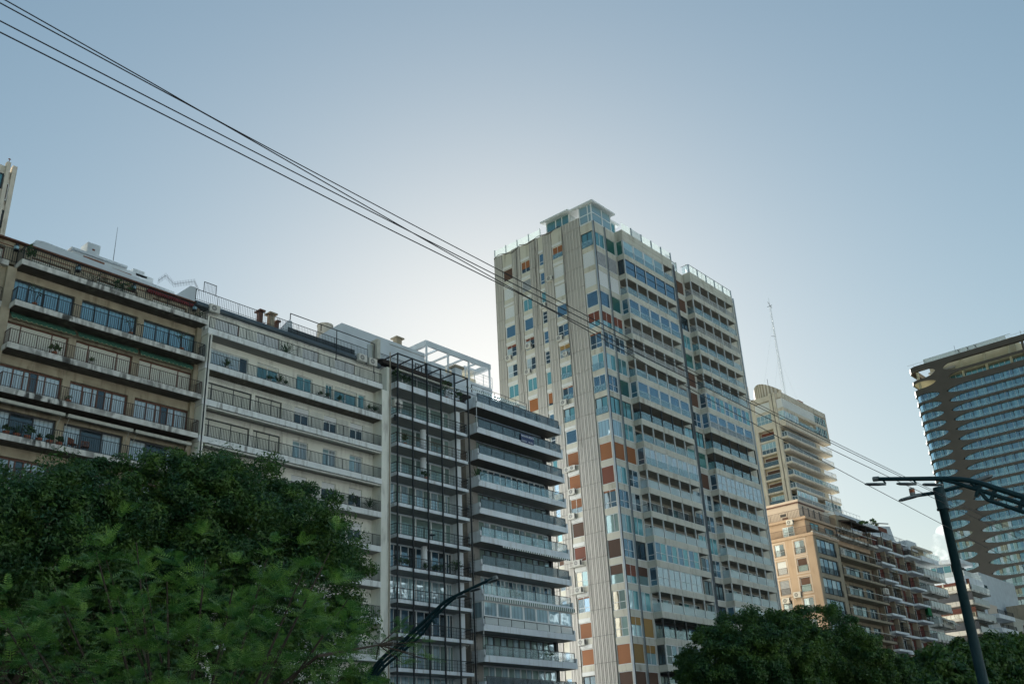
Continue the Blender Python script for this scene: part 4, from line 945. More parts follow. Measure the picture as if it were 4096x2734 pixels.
acT(6.4, H(11) - 2.45, 'white air conditioner under the second full orange shutter of the wide column')
acT(6.7, H(12) - 2.5, 'white air conditioner over the dark brown blind on the sun flecked end wall')
acT(6.4, H(14) - 2.3, 'air conditioner in a white metal cage below the red brown shutter', rack=True)
acT(6.5, H(15) - 2.5, 'air conditioner in a white metal cage under the window with amber reflection in its pane colour', rack=True)
acT(6.6, H(17) - 2.5, 'white air conditioner between two orange shutters near the bottom of the end wall')
gA = 'air conditioners on the low blocks'
ac_unit((39.35, 66.9, 39.1), 'F', 'white air conditioner at the left end of the slate eaves, next to the cream block', gA, 1.1)
ac_unit((55.1, 66.8, 39.2), 'F', 'left of the twin air conditioners at the right end of the slate eaves', gA, 1.15)
ac_unit((56.35, 66.8, 39.15), 'F', 'right of the twin air conditioners at the right end of the slate eaves', gA, 1.15)
ac_unit((59.35, 66.6, 35.6), 'F', 'boxy air conditioner behind the first black steel column on the second balcony', gA, 1.2)
ac_unit((68.0, 66.9, b_D[9] + 1.4), 'F', 'air conditioner by the wire grille between the steel frame and the glass balconies', gA, 1.0)

# ---------------------------------------------------------------- pale set-back tower with rooftop tank (beyond the side street)
ox, oy = 181.18, 84.69
Eb = Bld('apartment_tower', 'pale concrete tower with curved ribbed tank on its roof, behind the peach block', 'building', ox + 10, oy + 5)
def ex(v): return v
m = MB()
m.box(ox + 1.2, ox + 18.6, oy + 1.8, oy + 14, 0, 67.5, 'buff_yellow'); m.box(ox + .35, ox + 20.2, oy + .4, oy + 14, 67.9, 74.6, 'buff'); m.box(ox + .3, ox + 1.25, oy + 1.8, oy + 2.7, 0, 67.5, 'buff')
m.box(ox, ox + 20.2, oy, oy + .4, 73.55, 74.68, 'buff'); m.box(ox, ox + 20.2, oy, oy + .4, 70.8, 71.4, 'buff'); m.box(ox, ox + .4, oy + .4, oy + 6.7, 73.55, 74.68, 'buff'); m.box(ox, ox + .4, oy + .4, oy + 6.7, 70.8, 71.4, 'buff'); m.box(ox, ox + .4, oy + 6.6, oy + 14, 0, 74.6, 'buff')
m.box(ox + 20.0, ox + 20.2, oy, oy + .4, 67.5, 74.6, 'buff')
Eb.part('wall', m)
m = MB()
for (a, b) in ((1.3, 1.9), (2.1, 2.75)): m.box(ox - .35, ox + .3, oy + a, oy + b, 0, 74.9, 'buff')
m.box(ox - .2, ox + .3, oy + 6.3, oy + 6.9, 0, 74.7, 'buff'); m.box(ox - .1, ox + .2, oy + 1.9, oy + 2.1, 0, 74.5, 'frame_dark'); Eb.part('pillar', m)
m = MB(); m.box(ox - .05, ox + 20.2, oy - .1, oy + 1.8, 67.47, 68.75, 'buff'); m.box(ox - .1, ox + 1, oy + 2.75, oy + 6.4, 67.4, 68.75, 'buff'); Eb.part('balcony_slab', m)
for x0, x1 in ((0.2, 3), (3, 5.5), (5.5, 7.5), (7.5, 10.5), (10.5, 12.5), (12.5, 14.6)): win(Eb, 'F', oy + .2, ox + x0, ox + x1, 71.4, 73.55, 's_wht')
for x0, x1 in ((14.8, 17.3), (17.4, 19.9)):
    win(Eb, 'F', oy + .2, ox + x0, ox + x1, 71.4, 73.3, 'E2'); win(Eb, 'F', oy + .2, ox + x0, ox + x1, 68.75, 70.8, 'E2')
for x0, x1 in ((0.2, 2.2), (2.3, 4.4), (4.4, 6.6)): win(Eb, 'F', oy + .15, ox + x0, ox + x1, 68.75, 70.8, 'E3')
win(Eb, 'E', ox + .15, oy + .1, oy + 1.3, 68.75, 70.8, 'E1'); win(Eb, 'E', ox + .15, oy + .1, oy + 1.3, 71.4, 73.4, 's_wht'); win(Eb, 'E', ox + .1, oy + 2.8, oy + 6.3, 68.75, 70.8, 'E1'); win(Eb, 'E', ox + .1, oy + 2.8, oy + 6.3, 71.4, 73.3, 's_wht')
m = MB(); m.box(ox + 6.7, ox + 14.7, oy + .38, oy + .4, 69.3, 70.8, 'olive_plaster'); m.box(ox + 6.6, ox + 14.7, oy + .02, oy + .05, 68.75, 69.7, 'glass_rail'); m.box(ox + 12.2, ox + 13.3, oy + .25, oy + .37, 69.2, 70.3, 'buff'); Eb.part('balcony_railing', m)
for i in range(7):
    zb = 64.85 - 2.69 * i
    m = MB(); m.box(ox, ox + 20.2, oy, oy + 1.8, zb, zb + .36, 'buff'); m.box(ox, ox + 1.0, oy + 2.75, oy + 6.3, zb, zb + .36, 'buff'); Eb.part('balcony_slab', m)
    m = MB()
    if i in (3,): m.box(ox + .1, ox + 20, oy + .05, oy + .08, zb + .4, zb + 1.3, 'glass_rail')
    rail(m, [(ox + .1, oy + 1.3), (ox + .1, oy + .08), (ox + 20.1, oy + .08), (ox + 20.1, oy + 1.7)], zb + .36, zb + 1.4, .5 if i != 3 else 1.2, .06, 'alu', top=.07)
    m.box(ox + .14, ox + .17, oy + 2.8, oy + 6.2, zb + .4, zb + 1.3, 'glass_smoke'); m.box(ox + .1, ox + .16, oy + .2, oy + 1.2, zb + .4, zb + 1.3, 'glass_smoke'); m.box(ox + .1, ox + .18, oy + 2.8, oy + 6.2, zb + 1.3, zb + 1.37, 'alu')
    if i != 3: m.box(ox + .3, ox + 12.5, oy + .1, oy + .13, zb + .45, zb + 1.3, 'glass_smoke')
    Eb.part('balcony_railing', m)
    zz = zb + .36
    for x0, x1 in ((1.0, 5.8), (7.2, 12.0), (13.2, 16.5)): win(Eb, 'F', oy + 1.7, ox + x0, ox + x1, zz, zz + 2.0, 'dark1' if i in (0, 2, 3) else 'back')
    if i in (1, 6): win(Eb, 'E', ox + .15, oy + 2.8, oy + 6.2, zz, zz + 2.25, 'E1' if i == 1 else 's_wht')
    else: win(Eb, 'E', ox + .9, oy + 2.8, oy + 6.2, zz, zz + 2.0, ['s_red', 'E1', 'brn_half', 's_brn', 'brn_half', 'E1', 'E1'][i])
for x0, x1 in ((0.3, 3), (3, 7), (7, 9), (12.6, 15), (15, 19.9)): win(Eb, 'F', oy + .15, ox + x0, ox + x1, 51.6, 53.9, 'E3')
m = MB(); n = 26
pts = []
for j in range(n + 1):
    t = j / n; a = math.pi * t
    pts.append((ox + 4.6 - 3.9*math.sin(a)**.8, oy + 1.9 + 6.3*t, 76.4 + 1.6*math.sin(a*.85 + .25)))
for j in range(n):
    p, q = pts[j], pts[j+1]; k = m.mi('buff')
    i = len(m.v); m.v += [(p[0], p[1], 74.0), (q[0], q[1], 74.0), (q[0], q[1], q[2]), (p[0], p[1], p[2])]; m.f.append((i, i+1, i+2, i+3)); m.m.append(m.mi('roof_rib' if False else 'olive_plaster') if j % 2 else k)
    m.face([(p[0], p[1], p[2]), (q[0], q[1], q[2]), (ox + 5, q[1], q[2]), (ox + 5, p[1], p[2])], 'buff')
Eb.part('rooftop_tank', m)
m = MB(); m.prism([(ox + 2.2 + .6*math.cos(q*math.pi/6), oy + 8.9 + .6*math.sin(q*math.pi/6)) for q in range(12)], 74, 78.9, 'buff'); Eb.part('vent_pipe', m)
m = MB(); m.box(ox + 8.2, ox + 10.6, oy + .2, oy + .5, 74.95, 75.1, 'brick_red'); m.box(ox + 10.3, ox + 10.5, oy + .2, oy + .4, 74.3, 75.1, 'brick_red'); Eb.part('roof_hoist', m)
m = MB(); m.tube([(ox + 3.2, oy + 4, 77), (ox + 3.2, oy + 4, 79.6)], .05, 'cable', 4); Eb.part('lightning_rod', m)
# guyed lattice mast
am = bpy.data.objects.new('radio_mast', None); C.objects.link(am); am.location = (237.8, 110, 0); tag(am, 'thin guyed lattice radio mast rising into the sky behind the pale tower', 'mast')
m = MB()
for (dx, dy) in ((-.2, -.13), (.2, -.13), (0, .2)): m.tube([(dx, dy, 0), (dx, dy, 123)], .035, 'alu', 4)
for k in range(60, 123):
    m.tube([(-.2, -.13, k), (.2, -.13, k + 1)], .02, 'alu', 3)
m.tube([(-1.6, 0, 122.2), (1.5, 0, 123.8)], .07, 'fan_dark', 4); m.tube([(-.9, 0, 124.0), (1.1, 0, 122.8)], .07, 'fan_dark', 4); m.tube([(-2.2, 0, 113), (0, 0, 113.6)], .06, 'fan_dark', 4)
obj('mast', m, am)
m = MB(); m.tube([(0, 0, 123), (0, 0, 125.6)], .06, 'alu', 4, .02); obj('antenna', m, am)
m = MB()
for (dx, dy, z) in ((-22, -12, 120), (24, 14, 120), (-20, 10, 108), (22, -10, 108), (34, 20, 118), (-10, 22, 118)): m.tube([(0, 0, z), (dx, dy, 30)], .013, 'alu', 3)
obj('guy_wire', m, am)

# ---------------------------------------------------------------- peach block
F = Bld('apartment_building', 'peach rendered corner block with terraced top floors and black window guards', 'building', 156, 72)
T_F = [37.2, 33.9, 30.85, 27.75, 24.6, 21.5, 18.4, 15.3]
m = MB(); m.box(144.3, 168.4, 68.3, 84, 0, 35.5, 'peach')
endw = [[(67.6, 69.25, 33.3, 35.3), (71.05, 72.65, 33.4, 35.25)], [(67.6, 69.25, 30.55, 32.6), (71.1, 72.65, 30.6, 32.6)], [(67.6, 69.25, 27.5, 29.7), (71.1, 72.65, 27.5, 29.7)], [(67.6, 69.25, 24.5, 26.6), (71.1, 72.65, 24.5, 26.6)], [(67.6, 69.25, 21.4, 23.5), (71.1, 72.65, 21.4, 23.5)]]
zt = 35.72
for row in endw:
    zb = row[0][2] - .4; m.wall('E', 143.9, 66, 84, zb, zt, row, .4, 'peach'); zt = zb
m.box(143.9, 144.3, 66, 84, 0, zt, 'peach')
F.part('wall', m)
m = MB()
frw = [(35.4, 33.1), (32.5, 30.1), (29.45, 27.0), (26.35, 23.9), (23.2, 20.8)]
zt = 36.7
for h, s_ in frw:
    m.wall('F', 66, 144.3, 152.6, s_ - .3, zt, [(144.95, 151.3, s_, h)], .3, 'olive_plaster'); zt = s_ - .3
m.box(144.3, 152.6, 66, 66.3, 0, zt, 'olive_plaster'); m.box(152.6, 168.4, 67.9, 68.3, 0, 17, 'olive_plaster')
for i in range(6):
    t = T_F[i]; m.wall('F', 67.8, 152.6, 168.4, T_F[i+1], t - .3, [(153.4, 157.2, T_F[i+1] + .1, T_F[i+1] + 2.3), (158.2, 163.6, T_F[i+1] + .1, T_F[i+1] + 2.3), (164.6, 167.6, T_F[i+1] + .1, T_F[i+1] + 2.3)], .4, 'olive_plaster')
m.box(152.6, 153.0, 66.3, 67.8, 0, 37, 'olive_plaster')
F.part('wall', m)
for ri, row in enumerate(endw):
    for ci, (a, b, z0, z1) in enumerate(row):
        win(F, 'E', 144.05, a, b, z0, z1, ['F2', 'F2', 'brn_half', 's_wht', 'brn_half', 's_msh', 'F2', 'F2', 'F2', 'F2'][ri*2 + ci])
        g = MB(); rail(g, [(143.82, a - .05), (143.82, b + .05)], z0, z0 + .95, .16, .025, 'brown_iron'); F.part('window_guard', g)
        fr = MB(); fr.box(143.86, 143.9, a - .3, a - .12, z0 - .3, z1 + .3, 'peach_pale'); fr.box(143.86, 143.9, b + .12, b + .3, z0 - .3, z1 + .3, 'peach_pale'); fr.box(143.86, 143.9, a - .12, b + .12, z1 + .12, z1 + .3, 'peach_pale'); fr.box(143.86, 143.9, a - .12, b + .12, z0 - .3, z0 - .12, 'peach_pale'); F.part('window_surround', fr)
for i, (h, s_) in enumerate(frw):
    win(F, 'F', 66.15, 144.95, 151.3, s_, h, 'F1')
    g = MB(); rail(g, [(145.0, 65.94), (151.2, 65.94)], s_, s_ + 1.0, .2, .03); F.part('window_guard', g)
for i in range(1, 6):
    f = T_F[i]
    for a, b, st in ((153.4, 157.2, 'F3'), (158.2, 163.6, 'F3'), (164.6, 167.6, 'F1')): win(F, 'F', 67.95, a, b, f + .1, f + 2.3, st)
for i in range(7):
    t = T_F[i]; m = MB(); m.box(152.8, 168.6, 65.9, 67.8, t - .35, t, 'olive_plaster' if i else 'edge_stained'); F.part('balcony_slab', m)
    if i: m = MB(); rail(m, [(152.9, 67.7), (152.9, 65.98), (168.5, 65.98), (168.5, 67.7)], t, t + 1.05, .5, .035); m.box(152.9, 168.5, 65.94, 66.0, t + 1.03, t + 1.09, 'alu'); F.part('balcony_railing', m)
m = MB(); m.box(143.7, 152.8, 65.8, 84, 35.72, 36.15, 'peach'); m.box(143.7, 152.8, 65.8, 66.1, 36.15, 36.3, 'edge_stained'); F.part('cornice', m)
m = MB(); m.box(144.8, 168.2, 67.3, 82, 36.15, 38.6, 'peach'); m.box(144.4, 156.5, 66.9, 82, 38.6, 39.0, 'peach'); m.box(155.5, 163, 66.0, 72, 38.3, 38.7, 'edge_stained'); F.part('wall', m)
win(F, 'F', 67.25, 146.4, 149.3, 36.3, 38.3, 'teal2d'); win(F, 'F', 67.25, 151.5, 154.5, 36.3, 38.2, 'dark2'); win(F, 'E', 144.75, 69.3, 71.2, 36.2, 37.9, 'F2')
m = MB(); rail(m, [(143.85, 83), (143.85, 66.0), (152.9, 66.0)], 36.2, 37.3, .2, .03, 'brown_iron'); rail(m, [(152.9, 66.0), (168.5, 66.0)], 37.2, 38.3, 1.2, .05); m.box(152.9, 168.5, 65.97, 66.03, 38.3, 38.38, 'alu'); F.part('terrace_railing', m)
m = MB(); rail(m, [(144.6, 82), (144.6, 67.1), (156, 67.1)], 39.0, 40.3, .25, .03, 'brown_iron'); rail(m, [(156, 66.2), (168, 66.2)], 38.75, 39.7, 1.5, .04, 'brown_iron'); F.part('terrace_railing', m)
m = MB(); m.box(147.0, 156.0, 69, 82, 39.0, 41.9, 'peach_pale'); m.box(146.8, 156.2, 68.8, 82, 41.9, 42.1, 'frame_brown'); m.box(146.85, 156.15, 68.85, 82, 42.1, 42.5, 'peach_pale')
for x in (148.3, 150.2, 152.2, 154.1): m.box(x, x + .45, 68.97, 69.0, 40.2, 41.6, 'frame_dark')
m.box(146.97, 147.0, 71.3, 72.3, 40.2, 40.6, 'frame_dark'); m.box(146.97, 147.0, 71.0, 72.0, 39.2, 40.0, 'frame_brown')
F.part('penthouse_wall', m)
m = MB(); m.box(156.2, 164, 70, 78, 39, 42.6, 'buff'); m.box(163.8, 174.2, 70.3, 80, 39, 43.6, 'roof_white'); m.box(155.7, 161, 66.9, 68, 39.0, 41.0, 'olive_plaster'); m.box(160, 166.5, 68, 68.2, 40.9, 41.8, 'dark_canvas'); F.part('stair_house', m)
m = MB(); rail(m, [(166, 70.4), (174.2, 70.4)], 43.6, 44.4, 1.2, .04, 'alu'); F.part('roof_railing', m)
m = MB(); m.sidepoly([(64.9, 39.5), (64.9, 39.75), (68, 40.5), (68, 40.2)], 156.5, 168.8, 'dark_canvas', 'x')
for x in (157, 162.5, 168.5): m.box(x - .06, x + .06, 65.0, 65.1, 37.2, 39.6, 'black_iron')
F.part('pergola', m)
m = MB(); m.tube([(161.5, 69.5, 42.6), (161.5, 69.5, 46.3)], .05, 'cable', 4)
for dz, w in ((46.1, 1.0), (45.8, .7)): m.tube([(161.5 - w, 69.5, dz), (161.5 + w, 69.5, dz - .1)], .03, 'cable', 3)
F.part('antenna', m)
gF = 'air conditioners on the peach block'
ac_unit((144.0, 69.3, 37.9), 'E', 'white air conditioner on the upper terrace wall of the peach block', gF, 1.3)
ac_unit((153.9, 66.5, 34.0), 'F', 'square air conditioner standing on the left end of the top olive balcony', gF, 1.6)
ac_unit((143.85, 69.9, 26.8), 'E', 'air conditioner on the peach end wall between the two window columns', gF, 1.4)
ac_unit((143.85, 71.9, 26.2), 'E', 'air conditioner under the lower left window of the peach end wall', gF, 1.4)
ac_unit((168.7, 66.4, 29.3), 'F', 'air conditioner at the right end of the olive balconies beside the maroon block', gF, 1.6)

# ---------------------------------------------------------------- maroon block
G = Bld('apartment_building', 'maroon apartment block with short staggered white balcony trays', 'building', 178, 72)
T_G = [37.75 - 2.87 * i for i in range(9)]
m = MB(); m.box(168.5, 187.8, 68.3, 84, 0, 40.0, 'maroon')
for i in range(8): m.wall('F', 67.9, 168.5, 187.8, T_G[i+1], T_G[i], [(a, a + 2.1, T_G[i+1] + .05, T_G[i+1] + 2.2) for a in (170.3, 175.9, 178.9, 183.4)], .4, 'maroon')
m.box(168.5, 187.8, 67.5, 84, 40.0, 40.25, 'white_clean')
G.part('wall', m)
m = MB()
for x in (169.0, 173.9, 177.9, 182.0, 187.2): m.box(x, x + .45, 67.1, 67.9, 0, 40, 'olive_plaster')
G.part('pier', m)
for i in range(8):
    t = T_G[i]
    m = MB(); m.box(169.3, 174.9, 66, 67.9, t - .35, t, 'white_clean'); m.box(174.9, 187.8, 66.95, 67.9, t - .35, t, 'white_clean'); m.box(182.3, 187.6, 66, 66.95, t - .35, t, 'white_clean'); G.part('balcony_slab', m)
    m = MB(); rail(m, [(169.4, 67.1), (169.4, 66.06), (174.8, 66.06), (174.8, 67.0), (182.3, 67.0), (182.35, 66.06), (187.5, 66.06), (187.5, 67.0)], t, t + 1.0, .45, .03, top=.05); G.part('balcony_railing', m)
    for a in ((170.2, 175.8, 183.3) if i else ()):
        m = MB(); m.box(a, a + 2.3, 67.3, 67.9, t + 2.2, t + 2.32, 'canvas'); G.part('shade_box', m)
for i in range(7):
    f = T_G[i+1]
    for q, a in enumerate((170.3, 175.9, 178.9, 183.4)): win(G, 'F', 68.0, a, a + 2.1, f + .05, f + 2.2, ['G1', 's_brn', 'G1', 'grid4c', 'backc', 'G1', 'dark1'][(i*3 + q) % 7])
m = MB(); m.box(171.5, 175.6, 68, 71, 40.2, 42.2, 'roof_white'); m.sidepoly([(176.2, 40.2), (176.2, 42.6), (183.4, 43.6), (184.4, 41.4), (185, 40.9), (186.5, 40.9), (186.5, 40.2)], 68.8, 69.1, 'roof_white', 'y'); m.box(176.3, 181.5, 68.75, 68.8, 42.0, 42.8, 'brick_red'); m.tube([(175.0, 68.6, 42.9), (182.3, 68.6, 43.9)], .1, 'frame_dark', 6)
m.box(186.2, 190.6, 67.2, 72, 39.4, 41.2, 'roof_white'); m.box(186.3, 190.6, 67.3, 68.6, 37.9, 39.4, 'brown_soffit'); G.part('penthouse_wall', m)
m = MB(); rail(m, [(176, 67.6), (186, 67.6)], 40.25, 41.2, .6, .04, 'green_steel'); G.part('roof_railing', m)
m = MB(); m.box(187.55, 187.6, 66, 67.6, T_G[4] + 1, T_G[3] - .4, 'net_green'); m.box(185.9, 187.6, 66.0, 66.04, T_G[4] + 1.1, T_G[3] - .4, 'net_green'); G.part('sun_screen', m)
for (a, i) in ((176, 1), (183.6, 0), (175.9, 2), (170.5, 2)):
    m = MB(); m.sidepoly([(66.4, T_G[i+1] + 1.75), (66.4, T_G[i+1] + 1.8), (67.9, T_G[i+1] + 2.45), (67.9, T_G[i+1] + 2.4)], a, a + 3.0, 'canvas', 'x'); G.part('awning', m)

# ---------------------------------------------------------------- white block with frosted balconies
Hb = Bld('apartment_building', 'white block with pale glass balcony fronts, right of the maroon block', 'building', 193.5, 72)
m = MB(); m.box(187.9, 197.6, 67.9, 84, 0, 38.4, 'white_clean'); m.box(188.2, 196.5, 67.2, 80, 38.4, 39.2, 'buff_yellow'); m.box(187.5, 196, 66.4, 80, 39.8, 40.2, 'buff'); m.box(188.5, 195.5, 67.5, 80, 39.2, 39.8, 'buff_yellow'); m.box(189, 197.5, 66.2, 68, 37.6, 38.5, 'white_clean'); Hb.part('wall', m)
for i in range(7):
    b = 34.55 - 2.9 * i; x0 = (188.2, 189.2, 188.4, 190.2, 188.1, 188.1, 188.1)[i]
    m = MB(); m.box(x0, 198.6, 66, 67.9, b, b + .45, 'edge_stained'); Hb.part('balcony_slab', m)
    glassrail(Hb, x0 + .1, 198.5, 66.05, b + .45, b + 1.5, 7, 'glass_frost', 'fan_dark', side=67.6)
    win(Hb, 'F', 67.85, 189, 193, b + .5, b + 2.5, ('backc', 'E1', 'brn_half', 'dark1', 'E1', 'E3', 'E3')[i]); win(Hb, 'F', 67.85, 193.4, 197.2, b + .5, b + 2.5, ('E3', 'E1', 'brn_half', 'backc', 'E3', 'E3', 'E3')[i])
m = MB(); rail(m, [(190.5, 66.2), (198.4, 66.2)], 38.5, 39.5, .9, .05, 'alu'); m.box(190.5, 198.4, 66.2, 66.22, 38.6, 39.4, 'glass_clear'); Hb.part('roof_railing', m)
m = MB(); m.sidepoly([(64.9, 23.0 + 3.6), (64.9, 26.65), (66.6, 27.8), (66.6, 27.7)], 192, 195, 'canvas', 'x'); m.sidepoly([(64.9, 26.3), (64.9, 26.35), (66.6, 27.6), (66.6, 27.5)], 195.3, 198.2, 'canvas', 'x'); Hb.part('awning', m)
striped(Hb, 190, 198.5, 65.8, 34.4, 40, .25)

# ---------------------------------------------------------------- brick corner block
I = Bld('apartment_building', 'white and brick corner block with frosted wraparound balconies, behind the tall lamp pole', 'building', 218, 72)
m = MB(); m.box(212.3, 223.5, 67.8, 86, 0, 35.6, 'brown_soffit')
m.box(211.6, 222.6, 66.6, 86, 35.5, 37.6, 'white_clean'); m.box(210.8, 219.5, 66.8, 86, 40.2, 41.0, 'white_clean'); m.box(212.6, 219, 68.5, 86, 37.6, 40.2, 'interior_dark'); m.box(223.5, 226, 68, 86, 0, 33.5, 'roof_white'); m.box(222.9, 226, 68.5, 86, 33.5, 35.6, 'net_green'); I.part('wall', m)
b_I = [34.4, 31.75, 28.9, 26.1, 23.2]
for i, b in enumerate(b_I):
    m = MB()
    m.box(212.0, 223.4 - (2 if i == 1 else 0), 65.9, 67.8, b, b + .4, 'edge_stained' if i % 2 == 0 else 'buff'); m.box(211.4, 212.3, 66, 86, b, b + .45 if i % 2 == 0 else b + .9, 'buff')
    I.part('balcony_slab', m)
    glassrail(I, 212.6, 223.3 - (2 if i == 1 else 0), 65.95, b + .4, b + 1.45, 7, 'glass_frost', 'alu')
    m = MB(); 
    if i in (0, 2): m.box(211.5, 211.56, 66.0, 80, b + .45, b + 1.3, 'g_amber'); rail(m, [(211.45, 66), (211.45, 80)], b + .45, b + 1.4, .8, .06, 'buff_yellow')
    m.box(212.28, 212.3, 66, 86, b + .5, b + 2.5, 'brick_red' if i in (0, 2) else 'frame_dark')
    I.part('side_facade', m)
    win(I, 'F', 67.6, 213.0, 217.4, b + .5, b + 2.4, ('brn_half', 'D1', 'brn_half', 'E1', 'D1')[i]); win(I, 'F', 67.6, 217.8, 222.8, b + .5, b + 2.4, ('D1', 'E1', 'E1', 'D1', 'D1')[i])
for x0, x1 in ((213, 215.6), (216, 218.6), (219, 222)): win(I, 'F', 66.7, x0, x1, 35.0, 36.6, 's_msh') if False else None
win(I, 'F', 68.3, 212.9, 216, 37.7, 40.0, 'back'); win(I, 'F', 68.3, 216.2, 219, 37.7, 40.0, 'dark1'); win(I, 'E', 212.4, 69, 73.5, 37.7, 40.1, 'E2'); win(I, 'E', 212.4, 74, 79, 37.7, 40.1, 'E2')
m = MB(); m.box(211.55, 211.6, 68, 86, 35.5, 36.4, 'brick_red'); m.box(211.5, 211.55, 71, 71.3, 35.5, 36.5, 'buff'); I.part('side_facade', m)
glassrail(I, 212.2, 222.5, 66.65, 37.6, 38.6, 7, 'glass_frost', 'alu', side=80)
for i in range(4):
    z = 32.6 - 2.85*i; m = MB(); m.box(226, 236.5, 66.0, 70, z - 2.2, z - 1.3, 'white_clean'); I.part('balcony_slab', m)
m = MB(); m.box(224, 236, 68.8, 86, 0, 31.0, 'white_clean')
m.prism([(232 + .35*math.cos(q*math.pi/4), 67.2 + .35*math.sin(q*math.pi/4)) for q in range(8)], 27.2, 29.3, 'white_clean'); I.part('wall', m)
for (a, z) in ((224.4, 31.6), (224.4, 28.6), (228, 28.4), (228, 25.6), (224.4, 25.8)): win(I, 'F', 67.9 if a < 225 and z > 31 else 68.7, a, a + 1.4, z - 1.9, z - .2, 'B4b')
m = MB(); rail(m, [(226.1, 66.1), (236.4, 66.1)], 31.3, 32.2, .4, .05); rail(m, [(226.1, 66.1), (236.4, 66.1)], 28.45, 29.3, .4, .05); I.part('balcony_railing', m)

# low cluster at the right edge
J = Bld('apartment_building', 'weathered white houses with small balconies at the lower right edge', 'building', 242, 72)
m = MB(); m.box(225.8, 232, 70.5, 80, 30, 36.4, 'white_clean'); m.box(225.6, 231.5, 70.3, 80, 36.2, 36.7, 'buff'); m.box(232, 260, 70.6, 95, 0, 36.0, 'roof_white'); m.box(237, 262, 71.4, 100, 36, 42.0, 'roof_white'); m.box(236.6, 246, 66.6, 70.6, 0, 31.5, 'canvas'); m.box(230.5, 237, 69.2, 70.5, 30, 34.2, 'peach_pale'); m.box(246, 252, 66, 70, 0, 35, 'olive_plaster'); J.part('wall', m)
for (a, z, st) in ((226.6, 34.4, 'E1'), (229.2, 34.4, 'dark1'), (234, 33.6, 'E1'), (239, 38.6, 'dark1'), (242.6, 30.3, 'dark1'), (239.6, 33.2, 'brn_half')): win(J, 'F', 70.45 if z < 38 else 71.3, a, a + 1.7, z - .8, z + .8, st) if z != 30.3 else win(J, 'F', 66.5, a, a + 1.4, 28.5, 30.4, 's_brn')
m = MB(); rail(m, [(240, 66.2), (245.9, 66.2)], 27.5, 28.5, .3, .05, 'brown_iron'); J.part('balcony_railing', m)

# ---------------------------------------------------------------- bronze tower with lens shaped openings
O = Bld('high_rise', 'dark bronze tower with rows of lens shaped openings, at the right edge', 'building', 315, 75)
# plan path of the facade: from the right (low y) to the rounded left corner and round the back
path = []
for y in np.arange(38, 93.9, .45): path.append((300.0, float(y), -1.0, 0.0))
s_list = []
for a in np.linspace(0, math.pi/2, 12): path.append((303.3 - 3.3*math.cos(a), 94.0 + 3.3*math.sin(a), -math.cos(a), math.sin(a)))
for x in np.arange(304, 326, 1.0): path.append((float(x), 97.3, 0.0, 1.0))
arc = [0.0]
for p, q in zip(path[:-1], path[1:]): arc.append(arc[-1] + math.hypot(q[0]-p[0], q[1]-p[1]))
Y2s = lambda y: y - 38.0
PIT = 3.06; zc = lambda i: 106.43 - PIT*i - .0
def hole(s, i):
    """half height of the opening at arc position s; 0 = solid"""
    sr, sl = Y2s(87.0) - .012*i, Y2s(89.1) + .012*i
    if i < 0: sr, sl = Y2s(86.6 if i == -2 else 85.6), Y2s(88.9 if i == -2 else 89.4)
    hm = 1.2 if i >= 0 else (1.15 if i == -1 else 1.45)
    if s < sr:
        t = min(1, (sr - s) / (7.0 if i >= 0 else 5)); return hm * (1 - (1 - t)**2.2)**.62
    if s > sl:
        t = min(1, (s - sl) / 5.0); return hm * (1 - (1 - t)**2.2)**.62
    return 0
m = MB(); k0 = m.mi('bronze'); NF = 33
def zcen(i, s):
    if i >= 0: return zc(i) + .35
    return {-1: 110.9, -2: 114.25}[i]
def lvl(i):  # boundary above floor i
    return {-2: 117.35, -1: 112.45}.get(i, zc(i) + .35 + PIT/2 if i > 0 else 109.1)
def quad(a, b, c, d): m.face([a, b, c, d], 'bronze')
DEP = .4
for i in range(-2, NF):
    zt_, zb_ = lvl(i), lvl(i + 1)
    for j in range(len(path) - 1):
        p, q = path[j], path[j+1]; h0, h1 = hole(arc[j], i), hole(arc[j+1], i)
        if i > 18 and h0 > 0 and False: pass
        z0, z1 = zcen(i, arc[j]), zcen(i, arc[j+1])
        bx = .25 if i > -2 else .1
        P0 = (p[0], p[1]); Q0 = (q[0], q[1]); P1 = (p[0] - p[2]*DEP, p[1] - p[3]*DEP); Q1 = (q[0] - q[2]*DEP, q[1] - q[3]*DEP)
        quad((*P0, z0 + h0), (*Q0, z1 + h1), (*Q0, zt_), (*P0, zt_)); quad((*P0, zb_), (*Q0, zb_), (*Q0, z1 - h1), (*P0, z0 - h0))
        if h0 + h1 > 0:
            quad((*P0, z0 + h0), (*P1, z0 + h0), (*Q1, z1 + h1), (*Q0, z1 + h1)); quad((*P0, z0 - h0), (*Q0, z1 - h1), (*Q1, z1 - h1), (*P1, z0 - h0))
for j in range(len(path) - 1):   # top of the crown ring
    p, q = path[j], path[j+1]
    quad((p[0], p[1], 117.35), (q[0], q[1], 117.35), (q[0] - q[2]*1.6, q[1] - q[3]*1.6, 117.35), (p[0] - p[2]*1.6, p[1] - p[3]*1.6, 117.35))
    quad((p[0] - p[2]*1.6, p[1] - p[3]*1.6, 117.35), (q[0] - q[2]*1.6, q[1] - q[3]*1.6, 117.35), (q[0] - q[2]*1.6, q[1] - q[3]*1.6, 115.8), (p[0] - p[2]*1.6, p[1] - p[3]*1.6, 115.8))
O.part('facade_lattice', m)
m = MB()
for i in range(-1, NF):   # floor plates
    z = lvl(i); m.prism([(300.25, 38), (300.25, 94), (301.2, 96.1), (303.3, 97.0), (325, 97.0), (325, 38)], z - .3, z - .05, 'cream_box' if i < 1 else 'bronze')
m.box(306, 324, 40, 92, 0, 109, 'interior_dark')
